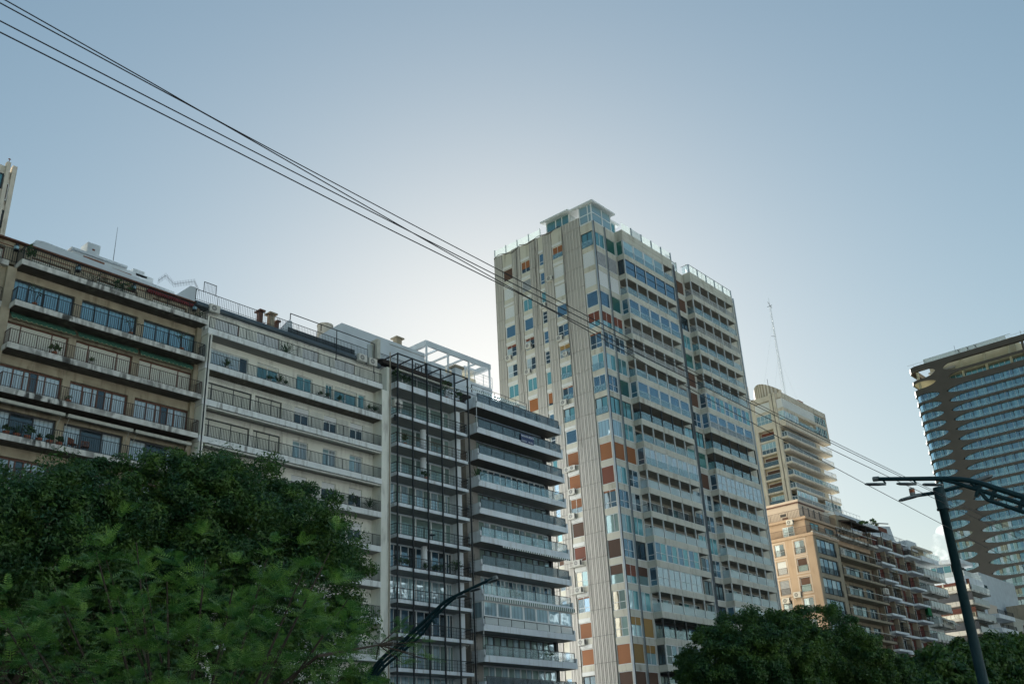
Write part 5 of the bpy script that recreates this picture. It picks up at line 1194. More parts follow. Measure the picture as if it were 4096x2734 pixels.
O.part('floor_plate', m)
# glazing behind each opening, one window per opening, with its glass guard
for i in range(NF):
    zz = zc(i) + .35
    if zz < 40: break
    for part_ in (0, 1):
        w = MB(); g = MB()
        js = [j for j in range(len(path)) if (arc[j] < Y2s(87.0)) == (part_ == 0) and hole(arc[j], i) > 0]
        if part_ == 0: js = [j for j in js if path[j][1] > 44]
        js = js[::2]; q = random.Random(i*2 + part_)
        for a, b in zip(js[:-1], js[1:]):
            p, r = path[a], path[b]
            D1 = .45
            if path[a][0] > 316: continue
            P = (p[0] - p[2]*D1, p[1] - p[3]*D1); Q = (r[0] - r[2]*D1, r[1] - r[3]*D1)
            amber = i > 13 and (p[1] > 78 or part_ == 1)  # lower rows coloured as if mirroring amber buildings
            mt = q.choice(['g_tower', 'g_tower', 'g_tower2', 'g_blue']) if not amber else q.choice(['g_amber', 'g_tower2', 'g_cloud', 'g_blind'])
            w.face([(*P, zz - 1.25), (*Q, zz - 1.25), (*Q, zz + 1.25), (*P, zz + 1.25)], mt)
            if (a // 2) % 3 == 0: w.tube([(P[0] - .05*abs(p[2]), P[1], zz - 1.25), (P[0] - .05*abs(p[2]), P[1], zz + 1.25)], .08, 'frame_dark', 4)
            elif (a // 2) % 3 == 1: w.tube([(P[0] - .04, P[1], zz - 1.25), (P[0] - .04, P[1], zz + 1.25)], .035, 'alu', 4)
            P2 = (p[0] - p[2]*.1, p[1] - p[3]*.1); Q2 = (r[0] - r[2]*.1, r[1] - r[3]*.1)
            zg = zz - 1.2
            g.face([(*P2, zg), (*Q2, zg), (*Q2, zg + .8), (*P2, zg + .8)], 'glass_rail')
        wo_ = O.part('window', w)
        O.part('glass_guard', g)
m = MB()
for y in (94.8, 81.5, 74.5, 67.5, 60.5):
    for z0, z1 in ((109.3, 112.3), (112.5, 115.7)): m.tube([(301.6, y, z0), (301.6, y, z1)], .38, 'cream_box', 10)
for y in (63.3, 55): m.box(300.6, 301.4, y - .3, y + .3, 109, 116, 'bronze')
O.part('column', m)
m = MB(); m.box(304, 318, 66.0, 91.6, 112.3, 119.0, 'cream_box'); O.part('roof_house', m)
m = MB(); m.box(302.0, 302.1, 67.6, 92.2, 117.4, 119.3, 'glass_frost'); m.box(302.0, 302.06, 66, 92.2, 119.3, 119.45, 'alu'); m.box(302.0, 306, 92.1, 92.2, 117.4, 119.3, 'glass_frost')
for y in np.arange(67.6, 92.3, 2.46): m.box(301.95, 302.0, y - .05, y + .05, 117.4, 119.4, 'alu')
m.box(303.2, 304, 84, 92, 114.6, 115.2, 'alu')
O.part('roof_screen', m)
m = MB()
for y in (82.0, 60, 63): m.tube([(301, y, 117.3), (301, y, 120.5 if y == 82 else 119)], .05, 'cable', 4)
for y in np.arange(40, 97, 2.2): m.tube([(300.3, float(y), 117.3), (300.3, float(y), 118.2)], .03, 'alu', 3)
m.box(300.27, 300.33, 40, 97, 118.15, 118.22, 'alu')
for y in (80.5, 77.8, 75.5): m.tube([(300.2, y, 117.4), (300.2, y + .7, 118.7)], .09, 'frame_dark', 4); m.tube([(300.2, y + .7, 117.4), (300.2, y, 118.7)], .07, 'frame_dark', 4)
O.part('roof_railing', m)
m = MB()
for i in (-1,):
    m.face([(302.2, 44, 109.3), (302.2, 86, 109.3), (302.2, 86, 111.6), (302.2, 44, 111.6)], 'g_teal')
    for y in np.arange(44, 86, 1.6): m.box(302.0, 302.2, y - .05, y + .05, 109.3, 111.6, 'alu')
O.part('terrace_glazing', m)
for q in (Eb, F, G, Hb, I, J, O): q.finish()

# ---------------------------------------------------------------- cloud puff low behind the lamp post
cl = MB(); q = random.Random(3)
me = bpy.data.meshes.new('cloud'); bm = bmesh.new()
for (dx, dz, r) in ((0, 0, 16), (-14, -10, 13), (-26, -20, 10), (10, 10, 12), (18, 16, 8), (-10, -38, 10), (-4, -52, 8), (-20, -30, 10)):
    bmesh.ops.create_icosphere(bm, subdivisions=3, radius=r, matrix=Matrix.Translation((dx*.35, -dx*.9, dz)))
bm.to_mesh(me); bm.free()
m_ = MT['cloud_puff']; nt = m_.node_tree; nt.nodes.clear()
pv_ = nt.nodes.new('ShaderNodeVolumePrincipled'); ou_ = nt.nodes.new('ShaderNodeOutputMaterial')
pv_.inputs['Color'].default_value = (1, 1, 1, 1); pv_.inputs['Anisotropy'].default_value = .3
nz_ = nt.nodes.new('ShaderNodeTexNoise'); nz_.inputs['Scale'].default_value = .05; nz_.inputs['Detail'].default_value = 5
ge_ = nt.nodes.new('ShaderNodeNewGeometry'); nt.links.new(ge_.outputs['Position'], nz_.inputs['Vector'])
mr_ = nt.nodes.new('ShaderNodeMapRange'); mr_.inputs[1].default_value = .47; mr_.inputs[2].default_value = .8; mr_.inputs[4].default_value = .05; nt.links.new(nz_.outputs[0], mr_.inputs[0])
nt.links.new(mr_.outputs[0], pv_.inputs['Density']); nt.links.new(pv_.outputs[0], ou_.inputs['Volume'])
me.materials.append(m_); cl_o = bpy.data.objects.new('cloud', me); C.objects.link(cl_o); cl_o.location = (1215, 395, 258); cl_o.scale = (.55, .55, .62)
cl_o['kind'] = 'structure'

# ---------------------------------------------------------------- street lamps
def lamp_head(B, p, q, w=.16, h=.06):
    """flat luminaire between two points"""
    m = MB(); P, Q = Vector(p), Vector(q); d = (Q - P).normalized(); s = d.cross(Vector((0, 0, 1))).normalized(); u = s.cross(d)
    pts = []
    for t, ww, hh in ((0, .3, .6), (.12, .9, 1), (.6, 1, 1.1), (.8, .6, 1.3), (1, .45, 1.3)):
        c = P.lerp(Q, t)
        pts.append([c - s*w*ww/1 - u*h*hh/2, c + s*w*ww/1 - u*h*hh/2, c + s*w*ww*.8 + u*h*hh/2, c - s*w*ww*.8 + u*h*hh/2])
    for a, b in zip(pts[:-1], pts[1:]):
        for k in range(4): m.face([a[k], a[(k+1) % 4], b[(k+1) % 4], b[k]], 'lamp_head')
    m.face(pts[0], 'lamp_head'); m.face(pts[-1][::-1], 'lamp_head')
    return m
class Thing(Bld): pass
def smooth_curve(pts, n=6):
    P = [Vector(p) for p in pts]; out = []
    for i in range(len(P) - 1):
        p0, p1, p2, p3 = P[max(i-1, 0)], P[i], P[i+1], P[min(i+2, len(P)-1)]
        for k in range(n):
            t = k / n
            out.append(0.5*((2*p1) + (p2-p0)*t + (2*p0 - 5*p1 + 4*p2 - p3)*t*t + (3*p1 - p0 - 3*p2 + p3)*t*t*t))
    out.append(P[-1]); return out
PR_L = [(0, 8.67), (.83, 8.55), (1.93, 8.36), (2.63, 8.2), (3.35, 7.85), (4.09, 7.48), (4.98, 7.06), (5.97, 6.66), (6.59, 6.25), (6.95, 5.7), (7.2, 4.6), (7.35, 3.0), (7.4, 0)]
PR_R = [(0, 8.97), (1.11, 8.72), (1.81, 8.56), (2.31, 8.41), (2.65, 8.24), (2.97, 8.04), (3.55, 7.68), (4.4, 7.12), (5.3, 6.5), (6.1, 5.8), (6.6, 5.0), (6.95, 3.4), (7.1, 0)]
HD_L = [(-.16, 8.62, .37, 8.56), (.76, 8.44, 1.28, 8.40), (1.44, 8.31, 1.96, 8.27)]
HD_R = [(-.23, 8.90, .30, 8.78), (.61, 8.72, 1.09, 8.60), (1.27, 8.55, 1.75, 8.43)]
def curved_lamp(label, x, tip_y, sgn, prof, heads, zoff=0.0):
    """three green tubes sweeping up over the road; sgn = -1 leans towards -y"""
    bx = prof[-1][0]
    L = Thing('street_lamp', label, 'street lamp', x, tip_y - sgn*bx)
    c = smooth_curve([(x, tip_y - sgn*a, z + zoff*(1 if z > 0 else 0)) for a, z in prof], 5)
    n = len(c); nor = []
    for i in range(n):
        d = (c[min(i+1, n-1)] - c[max(i-1, 0)]).normalized(); v = Vector((0, -d.z, d.y)); nor.append(v if v.z * 1 > 0 or i > n*.7 and v.y*sgn > 0 else -v)
    for k, (off, i0) in enumerate(((0, 0), (.17, 9), (.34, 17))):
        pts = [c[i] - nor[i] * (off * min(1, (i - i0 + 1) / 8)) for i in range(i0, n)]
        m = MB(); m.tube(pts, .055 if k == 0 else .045, 'green_steel', 8, .09 if k == 0 else .07); smooth(L.part('arm_tube', m))
    for i in (20, 25, 30, 36, 42, 48):
        a = c[i]; m = MB(); m.tube([a + nor[i]*.03, a - nor[i]*.17, a - nor[i]*.36], .055, 'green_steel', 6); L.part('clamp', m)
    m = MB(); m.tube([c[0] + Vector((0, sgn*.015, 0)), c[0] - Vector((0, sgn*.14, .02))], .068, 'lamp_head', 10); L.part('end_cap', m)
    for (a0, z0, a1, z1) in heads:
        L.part('lamp_head', lamp_head(L, (x - .1, tip_y - sgn*a0, z0 + zoff - .04), (x - .02, tip_y - sgn*a1, z1 + zoff - .02), .13, .035))
        m = MB(); m.tube([(x - .02, tip_y - sgn*a1, z1 + zoff), (x, tip_y - sgn*(a1 - .05), z1 + zoff + .08)], .025, 'green_steel', 5); L.part('bracket', m)
    m = MB(); m.prism([(x + .28*math.cos(q*math.pi/6), tip_y - sgn*bx + .28*math.sin(q*math.pi/6)) for q in range(12)], 0, .5, 'green_steel'); L.part('base', m)
    return L
curved_lamp('green curved street lamp with bundled tubes, in front of the steel framed block', 26.0, 23.86, -1, PR_L, HD_L)
curved_lamp('green curved street lamp reaching in from the right edge above the tall pole', 26.0, 9.92, 1, PR_R, HD_R)
curved_lamp('small green curved lamp at the very bottom right corner', 57.0, 18.2, -1, PR_L, HD_L, -2.9)
PL = Thing('street_lamp', 'tall dark green lamp pole with a short cross arm, right of the picture', 'street lamp', 40, 12.78)
m = MB(); m.tube([(40, 12.78, 0), (40, 12.78, 11.15)], .21, 'green_steel', 20, .165); smooth(PL.part('pole', m))
m = MB(); m.tube([(40, 12.78, 11.1), (40, 12.78, 11.95)], .215, 'green_steel', 20); m.tube([(40, 12.78, 11.06), (40, 12.78, 11.12)], .24, 'green_steel', 20); PL.part('sleeve', m)
m = MB(); m.tube(smooth_curve([(39.72, 13.65, 11.77), (40, 12.8, 11.78), (40.28, 11.89, 11.9), (40.4, 11.5, 12.0)]), .075, 'green_steel', 8); PL.part('cross_arm', m)
PL.part('lamp_head', lamp_head(PL, (39.5, 14.25, 11.66), (39.78, 13.4, 11.78), .17, .07)); PL.part('lamp_head', lamp_head(PL, (40.62, 10.85, 12.12), (40.28, 11.95, 11.9), .2, .1))
m = MB(); m.tube([(39.7, 13.72, 11.8), (39.7, 13.72, 12.08)], .11, 'lamp_head', 10); m.tube([(39.7, 13.72, 11.9), (39.7, 13.72, 12.02)], .113, 'terracotta', 10); PL.part('light_sensor', m)

# ---------------------------------------------------------------- overhead wires
def wire(pts, y, label, r):
    base = [(p[0], y, p[1]) for p in pts]
    a, b = base[0], base[-1]; c2, b2 = base[1], base[-2]
    pre = (a[0] - 30, y, a[2] + (a[2] - c2[2]) / (c2[0] - a[0]) * 6 + .2); post = (b[0] + 60, y, b[2] - .5)
    m = MB(); m.tube([pre] + smooth_curve(base, 4) + [post], r * .45, 'cable', 6)
    o = obj('overhead_wire', m); tag(o, label, 'wire', 'overhead wires')
def scl(pts, y): return [(x*y/12, (z - 1.7)*y/12 + 1.7) for x, z in pts]
wire(scl([(3.39, 11.97), (5.66, 11.86), (6.99, 11.79), (10.17, 11.53), (12.1, 11.38), (16.87, 11.06), (19.89, 10.83), (29.92, 10.23), (46.08, 9.43)], 12.3), 12.3, 'wire second from the top at the left edge, lowest where it crosses the tower corner', .022)
wire(scl([(3.44, 11.68), (5.68, 11.61), (7.0, 11.57), (10.17, 11.48), (12.1, 11.43), (16.91, 11.32), (19.98, 11.25), (30.3, 11.09), (47.35, 10.96)], 12.0), 12.0, 'wire third from the top at the left edge of the sky', .022)
wire(scl([(3.44, 12.06), (5.65, 11.90), (6.99, 11.80), (10.17, 11.67), (12.1, 11.6), (16.93, 11.45), (20.0, 11.35), (30.33, 11.17), (47.39, 11.02)], 11.7), 11.7, 'topmost wire, starting at the upper left corner and highest all the way across', .02)
wire(scl([(3.47, 11.5), (5.7, 11.44), (7.02, 11.4), (10.18, 11.3), (12.09, 11.26), (16.89, 11.16), (19.94, 11.06), (30.19, 10.86), (47.13, 10.70)], 12.6), 12.6, 'lowest wire at the left edge of the sky', .024)

# ---------------------------------------------------------------- foliage
def leaf_mesh(name, pts, nrm, size, mat, seed, asp=.5, tilt=.7):
    """many small leaf quads as one mesh"""
    rs = np.random.RandomState(seed); n = len(pts)
    d = nrm + rs.normal(0, tilt, (n, 3)); d /= np.linalg.norm(d, axis=1)[:, None] + 1e-9
    t = rs.normal(0, 1, (n, 3)); t -= (t * d).sum(1)[:, None] * d; t /= np.linalg.norm(t, axis=1)[:, None] + 1e-9
    b = np.cross(d, t)
    sz = (size * rs.uniform(.6, 1.4, n))[:, None]
    v = np.empty((n, 4, 3)); v[:, 0] = pts - t*sz; v[:, 1] = pts + b*sz*asp - t*sz*.1; v[:, 2] = pts + t*sz; v[:, 3] = pts - b*sz*asp - t*sz*.1
    return quads(name, v.reshape(-1, 3), mat)
def quads(name, v, mat):
    n = len(v) // 4
    me = bpy.data.meshes.new(name)
    me.vertices.add(n*4); me.vertices.foreach_set('co', np.ascontiguousarray(v, dtype=np.float32).ravel())
    me.loops.add(n*4); me.loops.foreach_set('vertex_index', np.arange(n*4, dtype=np.int32))
    me.polygons.add(n); me.polygons.foreach_set('loop_start', np.arange(0, n*4, 4, dtype=np.int32))
    try: me.polygons.foreach_set('loop_total', np.full(n, 4, dtype=np.int32))
    except Exception: pass
    me.materials.append(MT[mat]); me.update(calc_edges=True); me.validate()
    return me
def crown_points(blobs, n_sub, n_leaf, seed, sub_r=.3, squash=.8, spread=.9, core=.25):
    rs = np.random.RandomState(seed); P = []; N = []
    vol = np.array([b[3]*b[4] + b[4]*b[5] + b[3]*b[5] for b in blobs]); vol = vol / vol.sum()
    for b, w in zip(blobs, vol):
        c, r = np.array(b[:3]), np.array(b[3:6])
        ns = max(6, int(n_sub * w))
        d = rs.normal(0, 1, (ns, 3)); d[:, 2] = np.abs(d[:, 2])*.9 + rs.uniform(-.75, .35, ns); d /= np.linalg.norm(d, axis=1)[:, None]
        cc = c + d*r*rs.uniform(.82, 1.0, (ns, 1))
        rr = sub_r * r.mean() * rs.uniform(.55, 1.3, ns)
        k = int(n_leaf * w / ns) + 1
        for i in range(ns):
            e = rs.normal(0, 1, (k, 3)); e /= np.linalg.norm(e, axis=1)[:, None]
            rad = rs.uniform(0, 1, k)**.4 * rr[i] * spread
            q = cc[i] + e * rad[:, None] * np.array([1, 1, squash])
            P.append(q); nn = e*.6 + d[i]*.3 + np.array([0, 0, .5]); N.append(nn)
        kc = int(n_leaf * w * core); e = rs.normal(0, 1, (kc, 3)); e /= np.linalg.norm(e, axis=1)[:, None]
        P.append(c + e*r*(rs.uniform(0, 1, (kc, 1))**.5)*.75); N.append(e)
    return np.concatenate(P), np.concatenate(N)
def limbs(base, tops, r, seed):
    m = MB(); q = random.Random(seed); b = Vector(base)
    for t in tops:
        t = Vector(t); fork = b.lerp(Vector((t.x, t.y, b.z)), .15) + Vector((0, 0, (t.z - b.z)*.45)); mid = fork.lerp(t, .5) + Vector((q.uniform(-.4, .4), q.uniform(-.4, .4), .3))
        m.tube([b, b.lerp(fork, .5) + Vector((q.uniform(-.1, .1), q.uniform(-.1, .1), 0)), fork, mid, t], r, 'bark', 7, r*.18)
    return m
def tree(label, x, y, blobs, n_sub, n_leaf, size, mat, seed, group='street trees', sub_r=.3, core=.25, asp=.5):
    o = bpy.data.objects.new('tree', None); C.objects.link(o); o.location = (x, y, 0); tag(o, label, 'tree', group)
    P, N = crown_points([(b[0]-x, b[1]-y, *b[2:]) for b in blobs], n_sub, n_leaf, seed, sub_r, core=core)
    obj('crown', leaf_mesh('crown', P, N, size, mat, seed, asp), o)
    m = limbs((0, 0, 0), [(b[0]-x, b[1]-y, b[2]+b[5]*.2) for b in blobs], .3, seed); obj('trunk', m, o)
    return o
tree('large dark green rounded tree hiding the foot of the cream and white blocks', 22.5, 34.5,
     [(22.2, 34.3, 9.4, 5.0, 4.6, 5.2), (19.6, 34.0, 10.8, 3.4, 3.6, 3.4), (25.6, 34.2, 9.0, 2.9, 3.6, 4.4), (26.3, 34.0, 6.0, 2.3, 3.2, 3.6), (21.6, 34, 12.0, 2.9, 3.0, 2.7), (24.4, 34.2, 11.9, 2.2, 2.6, 2.3), (19.5, 34, 6, 4, 3.6, 4), (17.3, 34.2, 11.2, 2.6, 3, 2.5), (19.2, 34.2, 12.0, 2.2, 3, 2.2)], 420, 190000, .085, 'leaf_canopy', 11, sub_r=.22, asp=.34)
tree('dark green leafy tree at the left edge under the cream block', 13.5, 34.5,
     [(13.6, 34.4, 8.4, 4.2, 4.0, 4.6), (10.6, 34, 8.8, 3.5, 3.5, 3.8), (16.0, 34.2, 9.2, 3.2, 3.3, 3.8), (13.0, 34, 10.2, 3.0, 3.0, 2.4), (16.6, 34, 5.5, 3, 3, 4), (15.2, 34.2, 10.9, 2.4, 3, 2.3)], 300, 120000, .085, 'leaf_canopy', 12, sub_r=.22, asp=.34)
tree('rounded green street tree at the foot of the tall beige tower', 55.5, 30.5,
     [(55.2, 30.4, 7.9, 4.6, 4.2, 3.4), (52.6, 30.2, 6.9, 2.9, 3.4, 2.9), (58.6, 30.4, 8.2, 3.6, 3.4, 2.9), (52.2, 30.0, 4.4, 2.4, 3, 2.8), (55.5, 29.5, 5, 5, 3.6, 3.4)], 560, 150000, .085, 'leaf_far', 21, sub_r=.155)
tree('wide green street tree in front of the peach block', 66, 30.5,
     [(63.6, 30.4, 8.8, 4.0, 4.0, 3.5), (67.4, 30.4, 7.9, 3.8, 3.8, 3.2), (71.4, 30.6, 7.2, 3.4, 3.5, 3.2), (75.2, 30.8, 6.2, 2.6, 3.2, 2.6), (67, 30, 4.6, 6, 3.6, 3.5)], 560, 150000, .085, 'leaf_far', 22, sub_r=.155)
tree('distant street tree below the maroon block', 93, 34.5,
     [(93.5, 34.4, 7.6, 5.0, 4.5, 3.8), (98.5, 34.4, 8.8, 4.2, 4, 3.6), (89, 34.2, 5.6, 3.5, 4, 3.6)], 150, 26000, .22, 'leaf_far', 23, sub_r=.25)
tree('distant street tree behind the tall dark green pole', 106, 34.5,
     [(105, 34.4, 9.4, 5.2, 4.6, 4.2), (111, 34.4, 10.2, 4.6, 4.4, 4.2)], 130, 24000, .22, 'leaf_far', 24, sub_r=.25)
tree('distant street tree at the lower right corner', 120, 34.5,
     [(118, 34.4, 10.4, 5.4, 4.6, 4.4), (125, 34.4, 10.6, 5.4, 4.4, 4.4), (133, 34.4, 10, 5.4, 4.4, 4.6)], 140, 26000, .24, 'leaf_far', 25, sub_r=.25)
# young conifer in front of the tower
o = bpy.data.objects.new('conifer', None); C.objects.link(o); o.location = (77.6, 50, 0); tag(o, 'small tiered conifer top showing left of the green tree by the tower', 'tree')
rs = np.random.RandomState(5); P = []; N = []
for k in range(9):
    z = 12.0 - k*.62; R0 = .25 + k*.17
    for j in range(7):
        a = j*2*math.pi/7 + k*.6; t = rs.uniform(.1, 1, 60)
        P.append(np.stack([np.cos(a)*t*R0 + rs.normal(0, .06, 60), np.sin(a)*t*R0 + rs.normal(0, .06, 60), z + t*t*.22*R0 + rs.normal(0, .05, 60)], 1)); N.append(np.tile([0, 0, 1.0], (60, 1)))
obj('crown', leaf_mesh('crown', np.concatenate(P), np.concatenate(N), .09, 'leaf_canopy', 6, .4), o)
m = MB(); m.tube([(0, 0, 0), (0, 0, 12.2)], .16, 'bark', 7, .03); obj('trunk', m, o)
# shrubs on the roof terrace beside the pergola
o = bpy.data.objects.new('roof_shrub', None); C.objects.link(o); o.location = (177.3, 70.2, 41.5); tag(o, 'dark roof terrace shrub against the sky, between the peach and maroon blocks', 'shrub')
P, N = crown_points([(-3.2, 0, 1.2, 1.6, 1, .8), (1.2, 0, 1.9, 1.3, 1, 1.0), (-.8, 0, 1.0, 1.3, 1, .6)], 26, 900, 8, .35); obj('crown', leaf_mesh('crown', P, N, .17, 'leaf_canopy', 9, .6), o)
obj('stem', limbs((0, 0, -1.3), [(-3, 0, 1.2), (1.2, 0, 2), (-.8, 0, 1)], .06, 3), o)

# ---------------------------------------------------------------- young feather-leaved tree close to the camera
Vr = np.array([.671, -.741, 0]); Vd = np.array([.741, .671, 0]); 
def frond_tree():
    x0, y0 = 6.9, 11.4
    o = bpy.data.objects.new('tree', None); C.objects.link(o); o.location = (x0, y0, 0)
    tag(o, 'nearest tree with long bright feather shaped leaves, lower left', 'tree')
    rs = np.random.RandomState(42)
    base = np.array([x0, y0, 0.0]); tips = []
    # tips laid out in metres: a sideways, z height, d depth
    peaks = [(-2.35, 4.45), (-1.95, 4.2), (-1.55, 4.5), (-1.1, 4.9), (-.62, 5.0), (-.2, 4.55), (.25, 4.75), (.62, 4.45), (1.0, 4.72), (1.45, 4.55), (1.78, 4.8), (2.0, 4.2), (-2.8, 4.4), (-3.2, 4.2)]
    def env(a):
        return np.interp(a, [-3.6, -3.2, -2.8, -2.35, -1.95, -1.5, -1.1, -.62, -.2, .25, .62, 1.0, 1.45, 1.8, 2.05, 2.2], [3.8, 3.85, 4.0, 4.1, 3.9, 4.1, 4.5, 4.6, 4.2, 4.35, 4.1, 4.3, 4.2, 4.35, 3.8, 2.8])
    c = np.array([6.75, 11.2, 0])
    while len(tips) < 700:
        a = rs.uniform(-3.5, 2.2); zz = rs.uniform(1.6, 5.0); e = env(a)
        if zz > e: continue
        d = rs.uniform(-1.5, 1.1) * (1 - .35*abs(a)/3.5)
        if rs.uniform() < .35: d = -1.3 + rs.uniform(-.2, .3)
        tips.append((c + Vr*a + Vd*d + np.array([0, 0, zz]), a))
    for a, zz in peaks: tips.append((c + Vr*a + Vd*rs.uniform(-1.2, -.4) + np.array([0, 0, zz - .12]), a))
    br = [np.array([8.62, 9.72, 3.62]), np.array([8.75, 9.62, 3.45]), np.array([8.55, 9.8, 3.5]), np.array([8.85, 9.55, 3.35]), np.array([8.7, 9.66, 3.7]), np.array([8.92, 9.48, 3.5]), np.array([8.5, 9.9, 3.3]), np.array([8.78, 9.7, 3.25]), np.array([8.95, 9.44, 3.28]), np.array([8.45, 9.9, 3.55]), np.array([8.6, 9.75, 3.36]), np.array([8.72, 9.6, 3.58])]
    for b in br: tips.append((b, 9))
    V = []; R_ = MB()
    for ti, (tp, a) in enumerate(tips):
        out = tp - (c + np.array([0, 0, 2.6])); out /= np.linalg.norm(out)
        nf = 8 if a < 5 else 7
        for f in range(nf):
            az = rs.uniform(0, 2*math.pi); el = rs.uniform(-.1, .85)
            d = np.array([math.cos(az)*math.cos(el), math.sin(az)*math.cos(el), math.sin(el)]) + out*.55 + Vr*rs.normal(0, .35); d /= np.linalg.norm(d)
            L = rs.uniform(.17, .34) if a < 5 else rs.uniform(.15, .27)
            side = np.cross(d, [0, 0, 1.0]); side /= np.linalg.norm(side) + 1e-6
            side = side*math.cos(.5*rs.normal()) + np.cross(side, d)*math.sin(.5*rs.normal()); upv = np.cross(side, d)
            n = 8; t = (np.arange(n) + 1.2) / (n + .6)
            cen = tp + d*(t*L)[:, None] + np.array([0, 0, -1.0])*(.32*L*t*t)[:, None]
            ll = .06 * (L/.27) * np.sin(np.pi*(t*.82 + .13))**.6
            hw = .0068 * (L/.27)
            tan = d + np.array([0, 0, -1.0])*(.64*t)[:, None]; tan /= np.linalg.norm(tan, axis=1)[:, None]
            for sg in (1, -1):
                ld = side*sg*.88 + tan*.42 - upv*(-.12) + np.array([0, 0, -.16]); ld /= np.linalg.norm(ld, axis=1)[:, None]
                e = cen + ld*ll[:, None]; mid = cen + ld*(ll*.5)[:, None]
                q = np.stack([cen, mid + tan*hw, e, mid - tan*hw], 1); V.append(q.reshape(-1, 3))
            e1 = tp + d*L + np.array([0, 0, -.32*L]); w = side*.003
            m0 = tp + d*L*.5 + np.array([0, 0, -.08*L])
            V.append(np.array([tp - w, tp + w, m0 + w, m0 - w])); V.append(np.array([m0 - w, m0 + w, e1 + w*.5, e1 - w*.5]))
    v = np.concatenate(V) - np.array([x0, y0, 0])
    obj('crown', quads('crown', v, 'leaf_near'), o)
    m = MB(); q = random.Random(4)
    m.tube([(0, 0, 0), (.03, -.02, 1.0), (-.05, .03, 1.9)], .1, 'bark', 8, .07)
    for i, (a, zz) in enumerate(peaks):
        e = c + Vr*a*.97 + Vd*(-.7) + np.array([0, 0, zz - .35]) - np.array([x0, y0, 0]); s = np.array([-.05, .03, 1.5 + (i % 4)*.15])
        mid = s*.45 + e*.55 + np.array([0, 0, -.3]); m.tube([tuple(s), tuple(s*.75 + mid*.25 + np.array([0, 0, .15])), tuple(mid), tuple(e*.7 + mid*.3), tuple(e)], .032, 'bark', 5, .006)
    s = c + Vr*1.6 + Vd*-.6 + np.array([0, 0, 3.25]) - np.array([x0, y0, 0]); e = np.array([8.62, 9.72, 3.5]) - np.array([x0, y0, 0])
    m.tube([(0, 0, 1.7), tuple(s*.6 + np.array([0, 0, .9])), tuple(s), tuple(s*.4 + e*.6), tuple(e)], .03, 'bark', 5, .008)
    for b in br: m.tube([tuple(e*.8 + s*.2), tuple(b - np.array([x0, y0, 0]))], .01, 'bark', 4, .004)
    for k in range(60):
        tp, a = tips[q.randrange(600)]; e = tp - np.array([x0, y0, 0]); s = np.array([0, 0, 1.9])*.5 + e*.5; m.tube([tuple(s*.9 + e*.1), tuple((s+e)/2 + np.array([0, 0, -.06])), tuple(e)], .012, 'bark', 4, .004)
    obj('trunk', m, o)
frond_tree()

# ---------------------------------------------------------------- plants and pots on the balconies
def plant(p, label, kind='bush', h=.7, pot='terracotta', group='balcony plants', seed=0, w=None, potr=.2, poth=.32):
    o = bpy.data.objects.new('potted_plant', None); C.objects.link(o); o.location = p; tag(o, label, 'plant', group)
    m = MB(); n = 10
    if pot == 'box': m.box(-(w or .5), (w or .5), -.12, .12, 0, .22, 'frame_dark'); ph = .22
    elif pot: 
        k = m.mi(pot); i = len(m.v); ph = poth
        m.v += [(potr*.7*math.cos(a*2*math.pi/n), potr*.7*math.sin(a*2*math.pi/n), 0) for a in range(n)] + [(potr*math.cos(a*2*math.pi/n), potr*math.sin(a*2*math.pi/n), ph) for a in range(n)]
        for a in range(n): m.f.append((i+a, i+(a+1) % n, i+n+(a+1) % n, i+n+a)); m.m.append(k)
        m.f.append(tuple(i+n+a for a in range(n))); m.m.append(k)
    if pot: obj('pot', m, o)
    else: ph = 0
    rs = np.random.RandomState(seed + 100); ww = w or h*.6
    if kind == 'bush':
        P, N = crown_points([(0, 0, ph + h*.5, ww, ww*.6, h*.5)], 14, 260, seed, .42); me_ = leaf_mesh('foliage', P, N, .075, 'leaf_plant', seed, .55)
    elif kind == 'spiky':
        V = []
        for i in range(46):
            az, el = rs.uniform(0, 2*math.pi), rs.uniform(.35, 1.5); L = h*rs.uniform(.7, 1.1); d = np.array([math.cos(az)*math.cos(el), math.sin(az)*math.cos(el), math.sin(el)])
            s_ = np.cross(d, [0, 0, 1.]); s_ /= np.linalg.norm(s_) + 1e-6; b = np.array([0, 0, ph]); md = b + d*L*.55; e = b + d*L + np.array([0, 0, -.25*L*math.cos(el)])
            V.append(np.array([b, md + s_*.035, e, md - s_*.035]))
        me_ = quads('foliage', np.concatenate(V), 'leaf_plant')
    elif kind == 'sparse':
        P = []
        m2 = MB()
        for i in range(9):
            e = Vector((rs.uniform(-ww, ww), rs.uniform(-.2, .2), ph + h*rs.uniform(.6, 1))); md = Vector((e.x*.4, e.y, ph + h*.5)); m2.tube([(0, 0, ph), md, e], .012, 'bark', 4)
            for j in range(8): P.append(np.array(md.lerp(e, rs.uniform(.2, 1))) + rs.normal(0, .09, 3))
        P = np.array(P); me_ = leaf_mesh('foliage', P, np.tile([0, 0, 1.], (len(P), 1)), .06, 'leaf_plant', seed, .5); obj('stem', m2, o)
    obj('foliage', me_, o); return o
t1, t3_, t4 = T_A[1], T_A[3], T_A[4]
